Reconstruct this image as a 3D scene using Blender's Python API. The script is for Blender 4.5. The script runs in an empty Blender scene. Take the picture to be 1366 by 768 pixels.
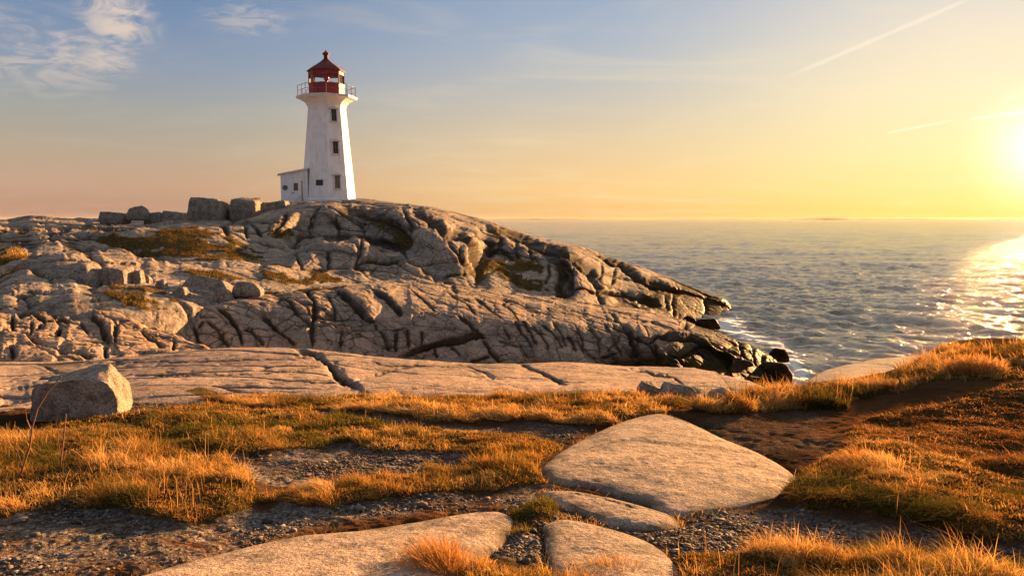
import bpy, bmesh, math, random
import numpy as np
from mathutils import Vector, Matrix

# ------------------------------------------------------------------ camera, sky, sun, exposure
sc = bpy.context.scene
COL = sc.collection
R = math.radians
F = 1062.4            # focal length in photo pixels (1366 wide), 28 mm lens
CAMH = 7.0            # metres above the sea
PITCH = math.atan(91.5 / F)
cam = bpy.data.cameras.new('camera'); camo = bpy.data.objects.new('camera', cam); COL.objects.link(camo)
cam.lens = 28.0; cam.sensor_width = 36.0; cam.clip_start = 0.05; cam.clip_end = 60000
camo.location = (0, 0, CAMH); camo.rotation_euler = (math.pi / 2 - PITCH, 0, 0)
sc.camera = camo

SUN_AZ, SUN_EL = R(39.5), R(8.2)        # azimuth to the right of the view direction (+Y)
SUNV = Vector((math.sin(SUN_AZ) * math.cos(SUN_EL), math.cos(SUN_AZ) * math.cos(SUN_EL), math.sin(SUN_EL)))
EXPO = 2.55
sl = bpy.data.lights.new('sun', 'SUN'); slo = bpy.data.objects.new('sun', sl); COL.objects.link(slo)
sl.energy = 5.0; sl.angle = R(0.6); sl.color = (1.0, 0.52, 0.19)
slo.rotation_euler = SUNV.to_track_quat('Z', 'Y').to_euler(); slo.location = (60, 60, 40)
vs = sc.view_settings
vs.view_transform = 'Standard'; vs.look = 'None'; vs.exposure = EXPO; vs.gamma = 1; vs.use_curve_mapping = False
sc.cycles.max_bounces = 6; sc.cycles.diffuse_bounces = 3; sc.cycles.glossy_bounces = 3
sc.cycles.transmission_bounces = 4; sc.cycles.transparent_max_bounces = 8
sc.cycles.use_adaptive_sampling = True
sc.cycles.sample_clamp_indirect = 6.0


def lin(c):
    return tuple(((x / 255) / 12.92 if x / 255 <= 0.04045 else ((x / 255 + 0.055) / 1.055) ** 2.4) for x in c)


class NT:
    """small helper to wire shader nodes"""
    def __init__(s, tree):
        s.t = tree; s.n = tree.nodes; s.l = tree.links
    def new(s, typ, **kw):
        n = s.n.new(typ)
        for k, v in kw.items(): setattr(n, k, v)
        return n
    def put(s, sock, v):
        if v is None: return
        if isinstance(v, bpy.types.NodeSocket): s.l.new(v, sock)
        else:
            if hasattr(sock, 'default_value'):
                dv = sock.default_value
                if hasattr(dv, '__len__') and not hasattr(v, '__len__'): v = [v] * len(dv)
                if hasattr(dv, '__len__') and len(dv) == 4 and len(v) == 3: v = (*v, 1)
                sock.default_value = v
    def math(s, op, a, b=None, c=None, clamp=False):
        n = s.new('ShaderNodeMath', operation=op, use_clamp=clamp)
        s.put(n.inputs[0], a); s.put(n.inputs[1], b)
        if c is not None: s.put(n.inputs[2], c)
        return n.outputs[0]
    def vmath(s, op, a, b=None, out=0):
        n = s.new('ShaderNodeVectorMath', operation=op)
        s.put(n.inputs[0], a)
        if b is not None: s.put(n.inputs[1], b)
        return n.outputs['Value'] if op in ('DOT_PRODUCT', 'LENGTH', 'DISTANCE') else n.outputs[0]
    def mix(s, f, a, b, blend='MIX'):
        n = s.new('ShaderNodeMix', data_type='RGBA', blend_type=blend)
        s.put(n.inputs[0], f); s.put(n.inputs[6], a); s.put(n.inputs[7], b)
        return n.outputs[2]
    def ramp(s, f, stops, interp='LINEAR'):
        n = s.new('ShaderNodeValToRGB'); cr = n.color_ramp; cr.interpolation = interp
        while len(cr.elements) > 1: cr.elements.remove(cr.elements[-1])
        for i, (p, c) in enumerate(stops):
            if not hasattr(c, '__len__'): c = (c, c, c)
            e = cr.elements[0] if i == 0 else cr.elements.new(p)
            e.position = p; e.color = (*c[:3], 1)
        s.put(n.inputs[0], f)
        return n.outputs[0]
    def noise(s, vec, scale, detail=4, rough=0.55, dist=0.0, out=0):
        n = s.new('ShaderNodeTexNoise')
        s.put(n.inputs['Vector'], vec); n.inputs['Scale'].default_value = scale
        n.inputs['Detail'].default_value = detail; n.inputs['Roughness'].default_value = rough
        n.inputs['Distortion'].default_value = dist
        return n.outputs[out]
    def vor(s, vec, scale, feature='F1', out='Distance', rnd=1.0):
        n = s.new('ShaderNodeTexVoronoi', feature=feature)
        s.put(n.inputs['Vector'], vec); n.inputs['Scale'].default_value = scale
        n.inputs['Randomness'].default_value = rnd
        return n.outputs[out]
    def mapping(s, vec, scale=(1, 1, 1), rot=(0, 0, 0), loc=(0, 0, 0)):
        n = s.new('ShaderNodeMapping'); s.put(n.inputs['Vector'], vec)
        n.inputs['Scale'].default_value = scale; n.inputs['Rotation'].default_value = rot; n.inputs['Location'].default_value = loc
        return n.outputs[0]
    def mr(s, v, a, b, c=0.0, d=1.0, smooth=True):
        n = s.new('ShaderNodeMapRange', interpolation_type='SMOOTHSTEP' if smooth else 'LINEAR')
        s.put(n.inputs[0], v)
        for i, x in enumerate((a, b, c, d)): n.inputs[1 + i].default_value = x
        return n.outputs[0]
    def bump(s, h, strength=1.0, dist=0.02, normal=None):
        n = s.new('ShaderNodeBump'); s.put(n.inputs['Height'], h)
        n.inputs['Strength'].default_value = strength; n.inputs['Distance'].default_value = dist
        if normal is not None: s.put(n.inputs['Normal'], normal)
        return n.outputs[0]
    def attr(s, name, out='Fac'):
        n = s.new('ShaderNodeAttribute', attribute_name=name)
        return n.outputs[out]


def pix_dir(px, py):
    """world direction of a photo pixel, as a unit vector"""
    xc = (px - 683) / F; yc = -(py - 384) / F
    v = Vector((xc, math.cos(PITCH) + yc * math.sin(PITCH), -math.sin(PITCH) + yc * math.cos(PITCH)))
    return v.normalized()


world = bpy.data.worlds.new('World'); sc.world = world; world.use_nodes = True
W = NT(world.node_tree); W.n.clear()
wo = W.new('ShaderNodeOutputWorld'); bg = W.new('ShaderNodeBackground')
W.l.new(bg.outputs[0], wo.inputs[0])
BGS = 0.1
bg.inputs['Strength'].default_value = BGS
gen = W.new('ShaderNodeTexCoord').outputs['Generated']
sep = W.new('ShaderNodeSeparateXYZ'); W.l.new(gen, sep.inputs[0])
sky = W.new('ShaderNodeTexSky', sky_type='NISHITA')
sky.sun_disc = False; sky.sun_elevation = SUN_EL; sky.sun_rotation = SUN_AZ
sky.air_density = 1.2; sky.dust_density = 0.6; sky.ozone_density = 1.5
el = W.math('ARCSINE', W.math('MINIMUM', W.math('MAXIMUM', sep.outputs[2], -0.999), 0.999))   # radians
elf = W.math('DIVIDE', el, R(40), clamp=True)
hx = W.vmath('MULTIPLY', gen, (1, 1, 0)); hn = W.vmath('NORMALIZE', hx)
ca = W.vmath('DOT_PRODUCT', hn, (math.sin(SUN_AZ), math.cos(SUN_AZ), 0))
az = W.math('ARCCOSINE', W.math('MINIMUM', W.math('MAXIMUM', ca, -0.999), 0.999))            # 0 at the sun
SKYK = 1.0 / (2 ** EXPO) / BGS


def skc(*rgb):
    return lin(rgb)


def er(deg): return deg / 40
left = W.ramp(elf, [(0, skc(178, 137, 117)), (er(2.2), skc(196, 158, 132)), (er(4.5), skc(182, 164, 142)), (er(7), skc(163, 163, 158)),
                    (er(10), skc(137, 152, 174)), (er(13.5), skc(112, 138, 174)), (er(17), skc(102, 127, 162)), (er(28), skc(140, 150, 170)), (1, skc(158, 162, 174))])
mid = W.ramp(elf, [(0, skc(240, 190, 122)), (er(2), skc(250, 205, 140)), (er(5), skc(233, 203, 160)), (er(8.5), skc(203, 195, 183)),
                   (er(12), skc(174, 183, 196)), (er(15), skc(156, 172, 196)), (er(19), skc(212, 206, 202)), (er(24), skc(255, 243, 226)), (er(34), skc(255, 246, 234)), (1, skc(190, 186, 186))])  # mid and right: unseen sky above the view brightened to light the sea
right = W.ramp(elf, [(0, skc(255, 214, 112)), (er(1.2), skc(255, 224, 134)), (er(4), skc(254, 233, 166)), (er(8), skc(252, 232, 190)),
                     (er(12), skc(234, 221, 202)), (er(15), skc(214, 210, 206)), (er(24), skc(255, 243, 226)), (er(34), skc(255, 246, 234)), (1, skc(190, 186, 186))])
f1 = W.mr(az, R(10), R(36)); f2 = W.mr(az, R(30), R(66))
grad = W.mix(f2, W.mix(f1, right, mid), left)
# soft streaks and wisps of high cloud, laid out over the sky by direction
cvec = W.new('ShaderNodeCombineXYZ')
W.l.new(W.math('DIVIDE', sep.outputs[0], W.math('ADD', W.math('MAXIMUM', sep.outputs[2], 0), 0.12)), cvec.inputs[0])
W.l.new(W.math('DIVIDE', sep.outputs[1], W.math('ADD', W.math('MAXIMUM', sep.outputs[2], 0), 0.12)), cvec.inputs[1])
stre = W.noise(W.mapping(cvec.outputs[0], (0.8, 1.6, 1), (0, 0, 0.5)), 1.3, 6, 0.6, 0.8)
grad = W.mix(W.math('MULTIPLY', W.mr(stre, 0.45, 0.75), 0.26), grad, W.mix(f2, skc(255, 236, 190), skc(196, 176, 170)))


def wisp(px, py, rad, amt, scale, seed, thr=(0.5, 0.72), rot=0.4, squash=2.2):
    global grad
    c = pix_dir(px, py)
    rx = c.cross(Vector((0, 0, 1))).normalized(); uy = rx.cross(c).normalized()
    dx = W.vmath('DOT_PRODUCT', gen, tuple(rx)); dy = W.vmath('DOT_PRODUCT', gen, tuple(uy))
    q = W.new('ShaderNodeCombineXYZ'); W.put(q.inputs[0], dx); W.put(q.inputs[1], W.math('MULTIPLY', dy, squash)); q.inputs[2].default_value = seed
    rr = W.vmath('LENGTH', W.vmath('MULTIPLY', q.outputs[0], (1, 1, 0)))
    front = W.mr(W.vmath('DOT_PRODUCT', gen, tuple(c)), 0.5, 0.6)
    fall = W.math('MULTIPLY', W.mr(rr, rad, 0.15 * rad), front)
    nn = W.noise(W.mapping(q.outputs[0], (1, 1.5, 1), (0, 0, rot)), scale, 7, 0.62, 1.2)
    dens = W.math('MULTIPLY', fall, W.mr(W.math('ADD', nn, W.math('MULTIPLY', fall, 0.10)), *thr))
    grad = W.mix(W.math('MULTIPLY', dens, amt), grad, skc(226, 205, 188))


wisp(158, 30, 0.055, 0.9, 26, 1.0, (0.42, 0.72), -0.5, 1.0)
wisp(60, 70, 0.13, 0.55, 20, 3.0, (0.45, 0.75), 0.2, 2.0)
wisp(140, 82, 0.05, 0.55, 30, 7.0, (0.42, 0.7), 0.1, 2.0)
wisp(330, 25, 0.07, 0.4, 30, 5.0, (0.45, 0.72), 0.2, 2.4)
wisp(560, 215, 0.15, 0.18, 16, 9.0, (0.45, 0.75), 0.2, 2.6)


def trail(p0, p1, half, amt, seed):
    """a condensation trail: a great-circle line from p0 to p1 (photo pixels -> sky directions)"""
    global grad
    a, b = pix_dir(*p0), pix_dir(*p1)
    nrm = a.cross(b).normalized(); mid_ = (a + b).normalized(); along = nrm.cross(mid_)
    L = math.acos(max(-1, min(1, a.dot(b)))) / 2
    d = W.math('ABSOLUTE', W.vmath('DOT_PRODUCT', gen, tuple(nrm)))
    s_ = W.vmath('DOT_PRODUCT', gen, tuple(along))
    nz = W.noise(gen, 60, 3, 0.6)
    wdt = W.math('MULTIPLY', W.math('ADD', nz, 0.4), half)
    e = W.math('DIVIDE', d, wdt)
    prof = W.mr(e, 1.6, 0.1)
    ends = W.math('MULTIPLY', W.mr(s_, -L, -L * 0.4 if seed == 1 else -L * 0.8), W.mr(s_, L, L * 0.8))
    front = W.mr(W.vmath('DOT_PRODUCT', gen, tuple(mid_)), 0.5, 0.6)
    grad = W.mix(W.math('MULTIPLY', W.math('MULTIPLY', W.math('MULTIPLY', prof, ends), front), amt), grad, skc(255, 240, 214) if seed == 1 else skc(255, 255, 225))


trail((1030, 112), (1300, -4), 0.0025, 0.55, 1)
trail((1180, 178), (1275, 160), 0.0016, 0.45, 2)
trail((1290, 160), (1460, 137), 0.0020, 0.75, 2)
# glow of the low sun in the thin haze
sd = W.vmath('DOT_PRODUCT', gen, tuple(pix_dir(1394, 200)))
glow = W.math('POWER', W.math('MAXIMUM', sd, 0), 1100)
glow2 = W.math('POWER', W.math('MAXIMUM', sd, 0), 60)
grad = W.mix(glow, grad, (0.7, 0.7, 0.65), 'ADD')
grad = W.mix(W.math('MULTIPLY', glow2, 0.025), grad, (0.5, 0.5, 0.4), 'ADD')
gscale = W.mix(1.0, grad, (SKYK, SKYK, SKYK), 'MULTIPLY')
fin = W.mix(0.012, gscale, sky.outputs[0])
W.l.new(fin, bg.inputs['Color'])

# ------------------------------------------------------------------ helpers
rng = np.random.default_rng(7)


def inv_py(d, z):
    """photo row of a point at depth d (along +Y) and height z"""
    c, s = math.cos(PITCH), math.sin(PITCH)
    zc = d * c - (z - CAMH) * s; yc = (z - CAMH) * c + d * s
    return 384 - F * yc / zc


def unproj(px, py, d):
    px = np.asarray(px, float); py = np.asarray(py, float); d = np.asarray(d, float)
    xc = (px - 683) / F; yc = -(py - 384) / F
    c, s = math.cos(PITCH), math.sin(PITCH)
    dy = c + yc * s; dz = -s + yc * c
    return np.stack([xc * d / dy, d + 0 * px, CAMH + dz * d / dy], -1)


def proj(P):
    c, s = math.cos(PITCH), math.sin(PITCH)
    y = P[..., 1]; z = P[..., 2] - CAMH
    zc = y * c - z * s; yc = z * c + y * s
    return 683 + F * P[..., 0] / zc, 384 - F * yc / zc


def pchip(x, y, xq):
    x = np.asarray(x, float); y = np.asarray(y, float)
    h = np.diff(x)[:, None] if y.ndim > 1 else np.diff(x)
    dl = np.diff(y, axis=0) / h
    m = np.zeros_like(y)
    a, b = dl[:-1], dl[1:]
    same = (a * b) > 0
    hm = np.where(same, 2 * a * b / np.where(same, a + b, 1), 0)
    m[1:-1] = 0.5 * hm + 0.5 * np.where(same, np.sign(a) * np.minimum(np.abs(a + b) / 2, 3 * np.minimum(np.abs(a), np.abs(b))), 0)
    m[0] = dl[0]; m[-1] = dl[-1]
    i = np.clip(np.searchsorted(x, xq) - 1, 0, len(x) - 2)
    H = (x[i + 1] - x[i]); t = (xq - x[i]) / H
    if y.ndim > 1: H = H[:, None]; t = t[:, None]
    return ((2 * t ** 3 - 3 * t ** 2 + 1) * y[i] + (t ** 3 - 2 * t ** 2 + t) * H * m[i] +
            (-2 * t ** 3 + 3 * t ** 2) * y[i + 1] + (t ** 3 - t ** 2) * H * m[i + 1])


def _hash(ix, iy, iz, seed):
    n = (ix.astype(np.int64) * 374761393 + iy.astype(np.int64) * 668265263 + iz.astype(np.int64) * 2147483647 + seed * 974711) & 0xffffffff
    n = ((n ^ (n >> 13)) * 1274126177) & 0xffffffff
    n = ((n ^ (n >> 16)) * 2246822519) & 0xffffffff
    return ((n ^ (n >> 15)) & 0xffffff) / float(0xffffff)


def vnoise(P, seed=0):
    f = np.floor(P); t = P - f; t = t * t * t * (t * (t * 6 - 15) + 10)
    ix, iy, iz = f[..., 0], f[..., 1], f[..., 2]
    out = 0
    for dx in (0, 1):
        wx = t[..., 0] if dx else 1 - t[..., 0]
        for dy in (0, 1):
            wy = t[..., 1] if dy else 1 - t[..., 1]
            for dz in (0, 1):
                wz = t[..., 2] if dz else 1 - t[..., 2]
                out = out + wx * wy * wz * _hash(ix + dx, iy + dy, iz + dz, seed)
    return out * 2 - 1


def fbm(P, scale, octv=4, gain=0.5, seed=0, lac=2.03):
    s = 0; a = 1.0; tot = 0; Q = P * scale
    for o in range(octv):
        s = s + a * vnoise(Q + 17.3 * o, seed + o); tot += a
        a *= gain; Q = Q * lac
    return s / tot


def worley(P, seed=0):
    """F2-F1 and a random number of the nearest cell"""
    f = np.floor(P)
    d1 = np.full(P.shape[:-1], 9.0); d2 = d1.copy(); cid = np.zeros_like(d1); tl = np.zeros_like(d1)
    for dx in (-1, 0, 1):
        for dy in (-1, 0, 1):
            for dz in (-1, 0, 1):
                cx, cy, cz = f[..., 0] + dx, f[..., 1] + dy, f[..., 2] + dz
                q = np.stack([cx + _hash(cx, cy, cz, seed), cy + _hash(cx, cy, cz, seed + 1), cz + _hash(cx, cy, cz, seed + 2)], -1)
                v = P - q
                d = np.linalg.norm(v, axis=-1)
                h = _hash(cx, cy, cz, seed + 3)
                nearer = d < d1
                tl = np.where(nearer, v[..., 0] * (_hash(cx, cy, cz, seed + 4) - .5) + v[..., 1] * (_hash(cx, cy, cz, seed + 5) - .5), tl)
                d2 = np.where(nearer, d1, np.minimum(d2, d)); cid = np.where(nearer, h, cid); d1 = np.where(nearer, d, d1)
    return d2 - d1, cid, tl * 2


def inpoly(px, py, poly):
    res = np.zeros(np.shape(px), bool); n = len(poly)
    for i in range(n):
        x0, y0 = poly[i]; x1, y1 = poly[(i + 1) % n]
        if y0 == y1: continue
        c = ((py < y0) != (py < y1)) & (px < (x1 - x0) * (py - y0) / (y1 - y0) + x0)
        res ^= c
    return res


def mesh_np(name, V, faces, smooth=True, attrs=None):
    """mesh from numpy arrays; faces is an (n,3|4) int array or a list of such arrays"""
    me = bpy.data.meshes.new(name)
    fl = faces if isinstance(faces, list) else [faces]
    V = np.asarray(V, np.float32).reshape(-1, 3)
    me.vertices.add(len(V)); me.vertices.foreach_set('co', V.ravel())
    loops = np.concatenate([f.ravel() for f in fl]).astype(np.int32)
    tot = np.concatenate([np.full(len(f), f.shape[1], np.int32) for f in fl])
    st = np.concatenate([[0], np.cumsum(tot)[:-1]]).astype(np.int32)
    me.loops.add(len(loops)); me.loops.foreach_set('vertex_index', loops)
    me.polygons.add(len(tot)); me.polygons.foreach_set('loop_start', st); me.polygons.foreach_set('loop_total', tot)
    if smooth: me.polygons.foreach_set('use_smooth', np.ones(len(tot), bool))
    for k, a in (attrs or {}).items():
        a = np.asarray(a, np.float32)
        if a.ndim == 1 or a.shape[-1] != 3:
            at = me.attributes.new(k, 'FLOAT', 'POINT'); at.data.foreach_set('value', a.ravel())
        else:
            at = me.attributes.new(k, 'FLOAT_VECTOR', 'POINT'); at.data.foreach_set('vector', a.ravel())
    me.update(calc_edges=True); me.validate()
    return me


def link(name, me, mat=None, parent=None, loc=None):
    o = bpy.data.objects.new(name, me); COL.objects.link(o)
    if mat is not None and me is not None: me.materials.append(mat)
    if parent is not None: o.parent = parent
    if loc is not None: o.location = loc
    return o


def tag(o, label=None, cat=None, group=None, kind=None):
    if label: o['label'] = label
    if cat: o['category'] = cat
    if group: o['group'] = group
    if kind: o['kind'] = kind
    return o


def grid_faces(nv, nu):
    i = np.arange(nv * nu).reshape(nv, nu)
    return np.stack([i[:-1, :-1], i[:-1, 1:], i[1:, 1:], i[1:, :-1]], -1).reshape(-1, 4)


def grid_normals(P):
    du = np.gradient(P, axis=1); dv = np.gradient(P, axis=0)
    n = np.cross(du, dv); n /= np.linalg.norm(n, axis=-1, keepdims=True) + 1e-9
    return n


def blur(A, k):
    """box blur along both axes, twice"""
    for _ in range(2):
        for ax in (0, 1):
            pad = [(0, 0)] * A.ndim; pad[ax] = (k, k)
            B = np.cumsum(np.pad(A, pad, mode='edge'), axis=ax)
            B = np.concatenate([np.zeros_like(np.take(B, [0], ax)), B], ax)
            n = A.shape[ax]
            A = (np.take(B, np.arange(n) + 2 * k + 1, ax) - np.take(B, np.arange(n), ax)) / (2 * k + 1)
    return A


def sheet(cols, nu, vcount, u0=None, u1=None):
    """cols: (px, [(py, d), ...]); returns px,py,d arrays [nv,nu]; vcount = vertices between successive knots"""
    xs = [c[0] for c in cols]; K = len(cols[0][1])
    uq = np.linspace(xs[0] if u0 is None else u0, xs[-1] if u1 is None else u1, nu)
    kn = np.array([[list(k) for k in c[1]] for c in cols], float)            # [nc,K,2]
    lk = kn.copy(); lk[..., 1] = np.log(kn[..., 1])
    rows = np.stack([pchip(xs, lk[:, k, :], uq) for k in range(K)], 0)        # [K,nu,2]
    ts = [];
    for k in range(K - 1): ts += list(k + np.arange(vcount[k]) / vcount[k])
    ts.append(K - 1); ts = np.array(ts)
    flat = pchip(np.arange(K), rows.reshape(K, -1), ts).reshape(len(ts), nu, 2)
    px = np.broadcast_to(uq, flat.shape[:2]).copy()
    return px, flat[..., 0], np.exp(flat[..., 1]), ts


def crack_fields(px, py, d, cracks, clipmask=None):
    """distance in metres to the nearest traced joint, groove depth and step fields"""
    sh = px.shape; X = px.ravel(); Y = py.ravel(); S = (d / F).ravel()
    near = np.full(X.shape, 99.0); groove = np.zeros(X.shape); step = np.zeros(X.shape)
    jx = fbm(np.stack([X * 0.11, Y * 0.11, 0 * X], -1), 1, 3, seed=91) * 2.2
    jy = fbm(np.stack([X * 0.11, Y * 0.11, 0 * X + 9], -1), 1, 3, seed=95) * 1.6
    pinch = fbm(np.stack([X * 0.07, Y * 0.10, 0 * X + 3], -1), 1, 3, seed=99) * 1.3 + 0.5
    X = X + jx; Y = Y + jy
    for c in cracks:
        pts, w, dep = c[0], c[1], c[2]
        stp = c[3] if len(c) > 3 else 0
        xs = [p[0] for p in pts]; ys = [p[1] for p in pts]
        m = np.nonzero((X > min(xs) - 60) & (X < max(xs) + 60) & (Y > min(ys) - 60) & (Y < max(ys) + 60))[0]
        if len(m) == 0: continue
        x, y = X[m], Y[m]; best = np.full(len(m), 1e9); side = np.zeros(len(m)); endf = np.ones(len(m))
        tot = len(pts) - 1
        for i in range(tot):
            ax, ay = pts[i]; bx, by = pts[i + 1]
            vx, vy = bx - ax, by - ay; L2 = vx * vx + vy * vy + 1e-9
            t = np.clip(((x - ax) * vx + (y - ay) * vy) / L2, 0, 1)
            dx, dy = x - ax - t * vx, y - ay - t * vy
            dd = np.hypot(dx, dy); b = dd < best
            best = np.where(b, dd, best); side = np.where(b, np.sign(vx * dy - vy * dx), side)
            g = (i + t) / tot
            endf = np.where(b, np.clip(np.minimum(g, 1 - g) * 6 + 0.35, 0, 1), endf)
        dist = best * S[m]
        w = c[1] * (0.45 + 0.95 * np.clip(pinch[m], 0, 1))
        near[m] = np.minimum(near[m], dist + (1 - endf) * 0.15)
        groove[m] = np.maximum(groove[m], dep * endf * np.exp(-(dist / (w * 0.5)) ** 2))
        if stp: step[m] += 0.55 * stp * side * np.exp(-dist / (abs(stp) * 4)) * endf * 0.5
    return near.reshape(sh), groove.reshape(sh), step.reshape(sh)


# ------------------------------------------------------------------ materials
def new_mat(name):
    m = bpy.data.materials.new(name); m.use_nodes = True
    T = NT(m.node_tree); T.n.clear()
    out = T.new('ShaderNodeOutputMaterial'); b = T.new('ShaderNodeBsdfPrincipled')
    T.l.new(b.outputs[0], out.inputs['Surface'])
    return m, T, b


def wpos(T):
    return T.new('ShaderNodeNewGeometry').outputs['Position']


def rock_mat(name, tone=(0.34, 0.285, 0.235), fine=1.0, attrs=True, wet=True, pink=0.5, dark=0.5, spks=None):
    m, T, b = new_mat(name)
    p = wpos(T) if attrs else T.new('ShaderNodeTexCoord').outputs['Object']
    big = T.noise(p, 0.22 * fine, 4, 0.6, 0.6)
    med = T.noise(p, 1.1 * fine, 5, 0.62, 0.4)
    sml = T.noise(p, 7 * fine, 5, 0.7)
    c = T.mix(T.mr(big, 0.35, 0.68), [x * 0.74 for x in tone], [tone[0] * 1.12, tone[1] * 1.03, tone[2] * 0.93])
    c = T.mix(T.math('MULTIPLY', T.mr(med, 0.48, 0.72), pink), c, (0.40, 0.255, 0.16))
    # grey-brown lichen crust
    lich = T.math('MULTIPLY', T.mr(T.math('ADD', sml, T.math('MULTIPLY', med, 0.6)), 0.80, 1.0), dark)
    c = T.mix(lich, c, (0.105, 0.095, 0.08))
    # mineral speckle
    sk_ = spks or 70 * fine
    spk = T.noise(p, sk_, 3, 0.85)
    c = T.mix(T.mr(spk, 0.34, 0.64), T.mix(0.62, c, (0.05, 0.043, 0.036)), T.mix(0.30, c, (0.62, 0.55, 0.48)))
    grain = T.noise(p, 3.2 * fine, 6, 0.75, 0.3)
    c = T.mix(T.mr(grain, 0.52, 0.40), c, T.mix(0.55, c, (0.07, 0.06, 0.05)))
    spo = T.mr(T.vor(p, 26 * fine), 0.16, 0.09)
    c = T.mix(T.math('MULTIPLY', spo, T.math('MULTIPLY', T.mr(sml, 0.45, 0.6), 0.6)), c, (0.06, 0.055, 0.05))
    if attrs:
        tn = T.attr('tone')
        c = T.mix(T.mr(tn, 0.0, 0.8, 0, 0.42), c, (0.10, 0.088, 0.078)); c = T.mix(T.mr(tn, 0.0, -0.8, 0, 0.30), c, (0.50, 0.37, 0.27))
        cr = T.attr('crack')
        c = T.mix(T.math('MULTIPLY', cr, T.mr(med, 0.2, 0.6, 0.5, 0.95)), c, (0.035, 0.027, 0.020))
        vg = T.attr('veg')
        vn = T.noise(p, 3.2, 5, 0.7)
        vcol = T.ramp(vn, [(0.3, (0.035, 0.028, 0.012)), (0.5, (0.085, 0.062, 0.022)), (0.7, (0.13, 0.085, 0.03))])
        c = T.mix(T.mr(T.math('ADD', vg, T.math('MULTIPLY', T.math('SUBTRACT', sml, 0.5), 0.6)), 0.35, 0.6), c, vcol)
    if wet:
        sz = T.new('ShaderNodeSeparateXYZ'); T.l.new(wpos(T), sz.inputs[0])
        wz = T.math('ADD', sz.outputs[2], T.math('MULTIPLY', T.math('SUBTRACT', big, 0.5), 2.6))
        wf = T.mr(wz, 2.3, 1.3)
        seaweed = T.mix(T.mr(med, 0.4, 0.65), (0.012, 0.008, 0.004), (0.042, 0.023, 0.006))
        c = T.mix(wf, c, seaweed)
        T.put(b.inputs['Roughness'], T.mr(wf, 0, 1, 0.85, 0.55))
    else:
        b.inputs['Roughness'].default_value = 0.85
    T.put(b.inputs['Base Color'], c)
    b.inputs['Specular IOR Level'].default_value = 0.02
    h = T.math('ADD', T.math('ADD', T.math('MULTIPLY', sml, 0.7), T.math('MULTIPLY', spk, 0.25)), T.math('MULTIPLY', grain, 0.9))
    nb = T.bump(h, 0.8, 0.06 / fine ** 0.5)
    nb = T.bump(T.noise(p, 24 * fine, 4, 0.7), 0.4, 0.02 / fine ** 0.5, nb)
    T.put(b.inputs['Normal'], nb)
    return m


M = {}
M['rock_far'] = rock_mat('granite_headland', (0.33, 0.275, 0.23), 0.6, pink=0.4, dark=0.6, spks=9)
M['rock_mid'] = rock_mat('granite_ridge', (0.37, 0.27, 0.20), 0.9, pink=0.6, dark=0.6, spks=22)
M['rock_left'] = rock_mat('rusty_sunlit_granite', (0.44, 0.27, 0.155), 0.9, pink=0.7, dark=0.45, spks=26)  # rust staining, plus orange sunlight on the outcrop put into the tone
M['rock_slab'] = rock_mat('granite_slab', (0.46, 0.33, 0.26), 1.5, pink=0.3, dark=0.35, spks=42)
M['boulder'] = rock_mat('granite_boulder', (0.31, 0.265, 0.22), 2.2, attrs=False, wet=False, pink=0.3, dark=0.65, spks=60)
M['boulder_far'] = rock_mat('granite_boulder_far', (0.24, 0.215, 0.19), 0.8, attrs=False, wet=False, pink=0.25, dark=0.7, spks=14)
M['seaweed_rock'] = rock_mat('wet_rock', (0.05, 0.035, 0.02), 1.2, attrs=False, wet=True, pink=0.1, dark=0.5)


def simple(name, col, rough=0.6, metal=0.0, noise=0.0, nscale=6.0, col2=None, bump=0.0):
    m, T, b = new_mat(name)
    b.inputs['Roughness'].default_value = rough; b.inputs['Metallic'].default_value = metal
    if noise or col2:
        p = T.new('ShaderNodeTexCoord').outputs['Object']
        n = T.noise(p, nscale, 5, 0.65)
        T.put(b.inputs['Base Color'], T.mix(T.mr(n, 0.4, 0.7, 0, noise), col, col2 or [x * 0.5 for x in col]))
        if bump: T.put(b.inputs['Normal'], T.bump(n, bump, 0.02))
    else:
        b.inputs['Base Color'].default_value = (*col, 1)
    return m


# painted tower: white with grey weathering, rust runs and scuffs
def paint_white():
    m, T, b = new_mat('white_paint')
    p = T.new('ShaderNodeTexCoord').outputs['Object']
    n1 = T.noise(p, 0.9, 6, 0.65, 0.5); n2 = T.noise(T.mapping(p, (3.2, 3.2, 0.35)), 1.6, 5, 0.6); n3 = T.noise(p, 5.5, 5, 0.7)
    c = T.mix(T.mr(n1, 0.40, 0.68, 0, 0.5), (0.78, 0.79, 0.80), (0.55, 0.56, 0.58))
    c = T.mix(T.mr(n2, 0.50, 0.72, 0, 0.5), c, (0.50, 0.47, 0.43))
    c = T.mix(T.mr(n3, 0.60, 0.70, 0, 0.6), c, (0.36, 0.33, 0.30))
    T.put(b.inputs['Base Color'], c); b.inputs['Roughness'].default_value = 0.62
    T.put(b.inputs['Normal'], T.bump(n3, 0.25, 0.02))
    return m


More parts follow.
